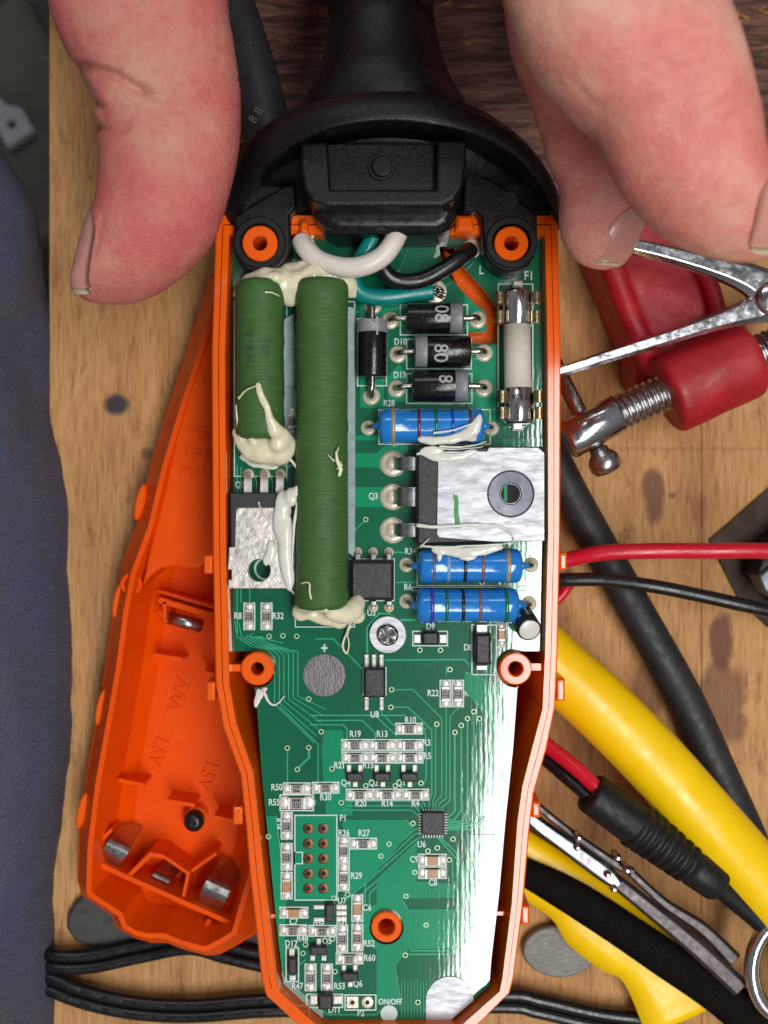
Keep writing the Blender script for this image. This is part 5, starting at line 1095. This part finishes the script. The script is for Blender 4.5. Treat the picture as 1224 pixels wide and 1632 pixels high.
# trouser leg
edge = [(-420, -300), (-230, -60), (-120, 90), (-40, 190), (10, 262), (50, 322), (66, 400), (72, 520), (78, 640), (92, 720), (102, 800), (108, 900), (108, 1000), (106, 1100), (102, 1200), (96, 1320), (88, 1430), (83, 1510), (80, 1600), (74, 1720), (60, 1900), (40, 2200)]
m = MB(); R_ = []
for x, y in cr([Vector((a, b_, 0)) for a, b_ in edge], 4).__iter__() if False else [(q.x, q.y) for q in cr([Vector((a, b_, 0)) for a, b_ in edge], 5)]:
    e_ = P(x, y, -3.3); e_.z = 0; w = 4.2; ring = []
    for k in range(40):
        a = 2 * PI * k / 40
        ring.append(Vector((e_.x - w + w * math.cos(a), e_.y, -3.3 + 3.0 * math.sin(a))))
    R_.append(ring)
m.rings(R_)
def fn(v, n):
    f = noise.noise(Vector((v.x * .9 + v.y * .3, v.y * .35, v.z * .6))) * .18 + noise.noise(v * 2.3) * .04
    return n * f
jeans = remesh(m, 'trouser_leg', M['denim'], None, .14, 3, fn=fn); tag(jeans, 'dark blue denim trouser leg of the person leaning on the bench', 'trousers')
# ================================================================ hands
def section_loft(secs, n=8, seg=48, ex=2.15, cap=True):
    """secs: (Lx, Ly, Rx, Ry, z, depth ratio); returns rings and the surface function"""
    L_ = cr([Vector((s[0], s[1], s[4])) for s in secs], n); R_ = cr([Vector((s[2], s[3], s[5])) for s in secs], n)
    rings = []
    for l, r in zip(L_, R_):
        z = l.z; a = P(l.x, l.y, z); b_ = P(r.x, r.y, z); c = (a + b_) / 2; h = (b_ - a) / 2; dep = h.length * r.z
        ring = []
        for k in range(seg):
            t = 2 * PI * k / seg; co, si = math.cos(t), math.sin(t)
            q = (abs(co) ** ex + abs(si) ** ex) ** (-1 / ex)
            ring.append(c + h * co * q + Vector((0, 0, dep * si * q)))
        rings.append(ring)
    return rings
def photo_px(v): return (612 + v.x * 100 * D / (D - v.z), 816 - v.y * 100 * D / (D - v.z))
def crease_fn(creases, bulges=(), namp=.012, zmin=-9):
    segs = []
    for pts, w, d in creases:
        p = [q for q in cr([Vector((x, y, 0)) for x, y in pts], 6)]
        for i in range(len(p) - 1):
            taper = min(1.0, min(i + 1, len(p) - 1 - i) / 5.0)
            segs.append((p[i].x, p[i].y, p[i + 1].x, p[i + 1].y, w, d * taper))
    def fn(v, n):
        x, y = photo_px(v); disp = 0
        if n.z > -0.1 and v.z > zmin:
            best = {}
            for x0, y0, x1, y1, w, d in segs:
                if abs(x - x0) > 40 or abs(y - y0) > 40: continue
                dx, dy = x1 - x0, y1 - y0; t = max(0, min(1, ((x - x0) * dx + (y - y0) * dy) / (dx * dx + dy * dy + 1e-6)))
                r2 = (x - x0 - t * dx) ** 2 + (y - y0 - t * dy) ** 2; g = -d * math.exp(-r2 / (w * w))
                key = (w, d); 
                if g < best.get(w, 0): best[w] = g
            disp += sum(best.values())
            for bx, by, br, bd in bulges:
                disp += bd * math.exp(-((x - bx) ** 2 + (y - by) ** 2) / (br * br))
        disp += noise.noise(v * 1.4) * namp * 1.6 + noise.noise(v * 4.5) * namp * .5
        return n * disp
    return fn
def nail_patch(rings, i0, i1, a0, a1, off, parent, tip=True, a0t=None, a1t=None, shape=1.0):
    """a nail plate lying on rings[i0..i1] between the angles a0..a1 (fractions of the ring)"""
    seg = len(rings[0]); R_ = []; N = 14; edge = MB(); m = MB()
    def pt(i, u, o):
        i = max(0, min(len(rings) - 1.001, i)); k = int(i); f = i - k
        tt = (i - i0) / (i1 - i0); A0 = a0 + ((a0t if a0t is not None else a0) - a0) * tt; A1 = a1 + ((a1t if a1t is not None else a1) - a1) * tt
        ang = (A0 + (A1 - A0) * u) % 1.0 * seg; j = int(ang); g = ang - j
        def at(r): return r[j % seg].lerp(r[(j + 1) % seg], g)
        p = at(rings[k]).lerp(at(rings[k + 1]), f); c = sum(rings[k], Vector()) / seg
        return p + (p - c).normalized() * o
    rows = []
    for a in range(17):
        t = a / 16; i = i0 + (i1 - i0) * t
        wd = min(1.0, (math.sin(min(t * 3.0, 1) * PI / 2)) ** .5 if t < .34 else 1.0); wd *= (1 - max(0, t - .8) ** 2 * 6 * shape)
        rows.append([pt(i, .5 + (b_ / N - .5) * wd, off * (1 - .9 * abs(b_ / N - .5) ** 2 * 2)) for b_ in range(N + 1)])
    def sheet(rows, th):
        m = MB(); n = N + 1; vs = []; fs = []
        for r in rows: vs += r
        cs = sum(vs, Vector()) / len(vs)
        base = len(vs)
        ctr = sum(rings[int((i0 + i1) / 2)], Vector()) / seg
        low = [v + (ctr - v).normalized() * th for v in vs]
        for a in range(len(rows) - 1):
            for b_ in range(N):
                q = (a * n + b_, a * n + b_ + 1, (a + 1) * n + b_ + 1, (a + 1) * n + b_); fs.append(q); fs.append(tuple(base + x for x in reversed(q)))
        bd = [k for k in range(n)] + [r * n + N for r in range(1, len(rows))] + [(len(rows) - 1) * n + k for k in range(N - 1, -1, -1)] + [r * n for r in range(len(rows) - 2, 0, -1)]
        for k in range(len(bd)): fs.append((bd[k], bd[(k + 1) % len(bd)], base + bd[(k + 1) % len(bd)], base + bd[k]))
        m.add(vs + low, fs, True); return m
    o = build(sheet(rows[:15], .06), 'fingernail', M['nail'], parent)
    if tip: build(sheet(rows[14:], .05), 'nail_tip', M['nail_edge'], o)
    return o
# ---- left hand: thumb pressing on the cord guard, the other fingers curl under it
lsec = [(40, -420, 420, -420, 1.2, .75), (50, -260, 385, -260, 1.4, .72), (58, -120, 364, -120, 1.5, .72), (78, 0, 363, 0, 1.55, .74), (102, 75, 374, 72, 1.5, .74), (136, 130, 382, 145, 1.45, .74), (155, 190, 382, 215, 1.4, .76), (159, 255, 373, 275, 1.35, .78), (155, 315, 356, 335, 1.3, .78), (140, 365, 336, 388, 1.25, .76), (125, 418, 300, 430, 1.2, .72), (118, 452, 258, 462, 1.15, .66), (127, 473, 222, 480, 1.1, .55), (148, 483, 196, 486, 1.1, .4)]
lr = section_loft(lsec)
hl = thing('hand', 'left hand with reddish thumb pressing on the black cord guard, thumbnail turned to the left', 'hand', P(230, 0, -1.0), None)
m = MB(); m.rings(lr)
def fing(pts, rad): m.tube(cr([Vector(p) for p in pts], 6), [r.x for r in cr([Vector((q, 0, 0)) for q in rad], 6)], 22)
m.blob((-3.6, 13.6, -1.0), (3.8, 3.2, 2.3), 24)
m.tube([(-3.6, 13.5, -1.0), (-3.8, 17, -1.4), (-4.2, 22, -1.8)], [2.9, 2.6, 2.5], 28)
for pts, rad in (([(-3.4, 12.6, -1.0), (-3.4, 10.4, -1.4), (-3.5, 8.2, -1.4), (-3.45, 6.8, -1.2)], [.8, .72, .62, .5]), ([(-4.4, 12.6, -1.2), (-4.4, 10.4, -2.0), (-4.3, 8.4, -2.2), (-4.0, 7.2, -2.2)], [.8, .72, .62, .5]), ([(-5.2, 12.8, -1.2), (-5.3, 11.2, -1.9), (-5.3, 9.8, -2.0), (-5.2, 8.8, -1.9)], [.74, .66, .58, .46]), ([(-6.2, 13.2, -1.0), (-6.6, 12.0, -1.5), (-6.7, 11.2, -1.6), (-6.6, 10.6, -1.5)], [.66, .6, .52, .42])): fing(pts, rad)
cre = [([(118, 108), (140, 108), (165, 114), (190, 124), (212, 138), (240, 148)], 7, .11), ([(205, 132), (240, 150), (275, 158), (310, 150), (345, 138), (384, 126)], 6, .035), ([(212, 140), (240, 168), (270, 178), (300, 170)], 5, .025), ([(128, 160), (150, 166), (165, 172)], 5, .07), ([(134, 200), (158, 203), (185, 206), (205, 200)], 6, .07), ([(140, 184), (155, 186), (172, 190)], 4, .03),
       ([(160, 330), (163, 345), (160, 362), (155, 390), (148, 410)], 4, .02), ([(175, 0), (200, 30), (230, 60)], 4, .012), ([(310, 20), (312, 70), (322, 120)], 4, .010), ([(330, 10), (334, 60), (330, 110)], 4, .010), ([(190, 20), (230, 60), (260, 110)], 4, .012), ([(250, 300), (300, 270), (345, 262)], 4, .008), ([(230, 175), (262, 190), (300, 192), (345, 180)], 3, .02), ([(225, 188), (262, 203), (300, 205)], 3, .016), ([(260, 120), (300, 132), (345, 118)], 3, .018), ([(180, 225), (215, 235), (250, 232)], 3, .018), ([(240, 60), (262, 100), (272, 150)], 3, .016), ([(285, 10), (300, 60), (312, 110)], 3, .014), ([(350, 30), (352, 80), (345, 130)], 3, .014), ([(190, 355), (200, 362), (214, 366)], 3, .02)]
hlm = remesh(m, 'skin', M['skin_l'], hl, .05, 4, fn=crease_fn(cre, [(165, 150, 16, .05), (150, 184, 12, .04), (150, 100, 30, .03), (260, 360, 60, .02)], .012, 0.9))
nail_patch(lr, 66, 96, .37, .62, .045, hl, shape=.5, a0t=.31)
# ---- right hand: two fingers in view
rA = [(700, -420, 1190, -420, 3.6, .6), (740, -240, 1160, -240, 4.0, .6), (778, -90, 1150, -90, 4.3, .64), (812, 20, 1160, 10, 4.4, .68), (848, 105, 1180, 75, 4.4, .72), (900, 172, 1199, 145, 4.3, .74), (950, 214, 1212, 215, 4.2, .76), (976, 270, 1224, 275, 4.1, .76), (1006, 322, 1233, 328, 4.0, .74), (1056, 374, 1238, 374, 3.9, .68), (1112, 402, 1232, 402, 3.85, .6), (1160, 416, 1215, 416, 3.8, .4)]
rB = [(780, -240, 1000, -240, 2.2, .8), (788, -110, 985, -130, 2.2, .8), (800, -10, 985, -40, 2.1, .82), (814, 80, 1000, 50, 2.0, .84), (840, 150, 1018, 130, 1.9, .84), (862, 208, 1032, 205, 1.8, .84), (872, 255, 1036, 270, 1.7, .84), (892, 302, 1032, 318, 1.6, .84), (891, 352, 1018, 364, 1.5, .82), (901, 392, 1005, 398, 1.45, .74), (922, 418, 990, 420, 1.4, .6), (944, 428, 972, 429, 1.4, .4)]
ra = section_loft(rA); rb = section_loft(rB)
hr = thing('hand', 'right hand whose two pink fingers pinch the right wing of the black cord guard', 'hand', P(1000, 0, 0), None)
m = MB(); m.rings(ra); m.rings(rb)
m.blob((4.0, 12.8, 1.2), (3.1, 3.2, 2.3), 24)
m.tube([(4.0, 13, 1.0), (4.6, 16, .6), (5.2, 21, 0.2)], [2.7, 2.5, 2.4], 28)
for pts, rad in (([(3.2, 11.6, 0.2), (3.3, 10, -.2), (3.5, 8.6, -.5), (3.6, 7.6, -.6)], [.72, .66, .58, .46]), ([(4.6, 11.8, .4), (4.7, 10.2, 0.2), (4.8, 9, 0), (4.8, 8.2, -.1)], [.75, .68, .6, .48]), ([(5.9, 12, 1.2), (6.2, 11, 1.0), (6.3, 10.2, .8), (6.3, 9.6, .7)], [.66, .6, .52, .42])): fing(pts, rad)
cre = [([(1050, 95), (1080, 110), (1120, 105), (1150, 88)], 9, .035), ([(1040, 118), (1080, 130), (1130, 122), (1160, 100)], 8, .03), ([(1120, 190), (1150, 165), (1180, 150)], 6, .035), ([(1140, 205), (1165, 185), (1195, 172)], 5, .03), ([(1100, 165), (1130, 140), (1160, 125)], 5, .02), ([(1080, 150), (1110, 135), (1140, 128)], 4, .018), ([(905, 120), (930, 150), (960, 175)], 5, .02), ([(1000, 300), (1040, 290), (1080, 292)], 6, .015), ([(862, 205), (875, 212), (890, 216)], 7, .05), ([(880, 240), (905, 246), (930, 240)], 7, .02), ([(905, 300), (940, 290), (980, 296)], 8, .02)]
hrm = remesh(m, 'skin', M['skin_r'], hr, .055, 5, fn=crease_fn(cre, [(1010, 200, 50, .05), (1130, 130, 60, .04), (960, 380, 40, .03)], .016, 0.5))
nail_patch(ra, 56, 84, -.10, .12, .05, hr, shape=.6, a1t=.25)
nail_patch(rb, 58, 85, -.04, .17, .06, hr, shape=.8, a1t=.36)
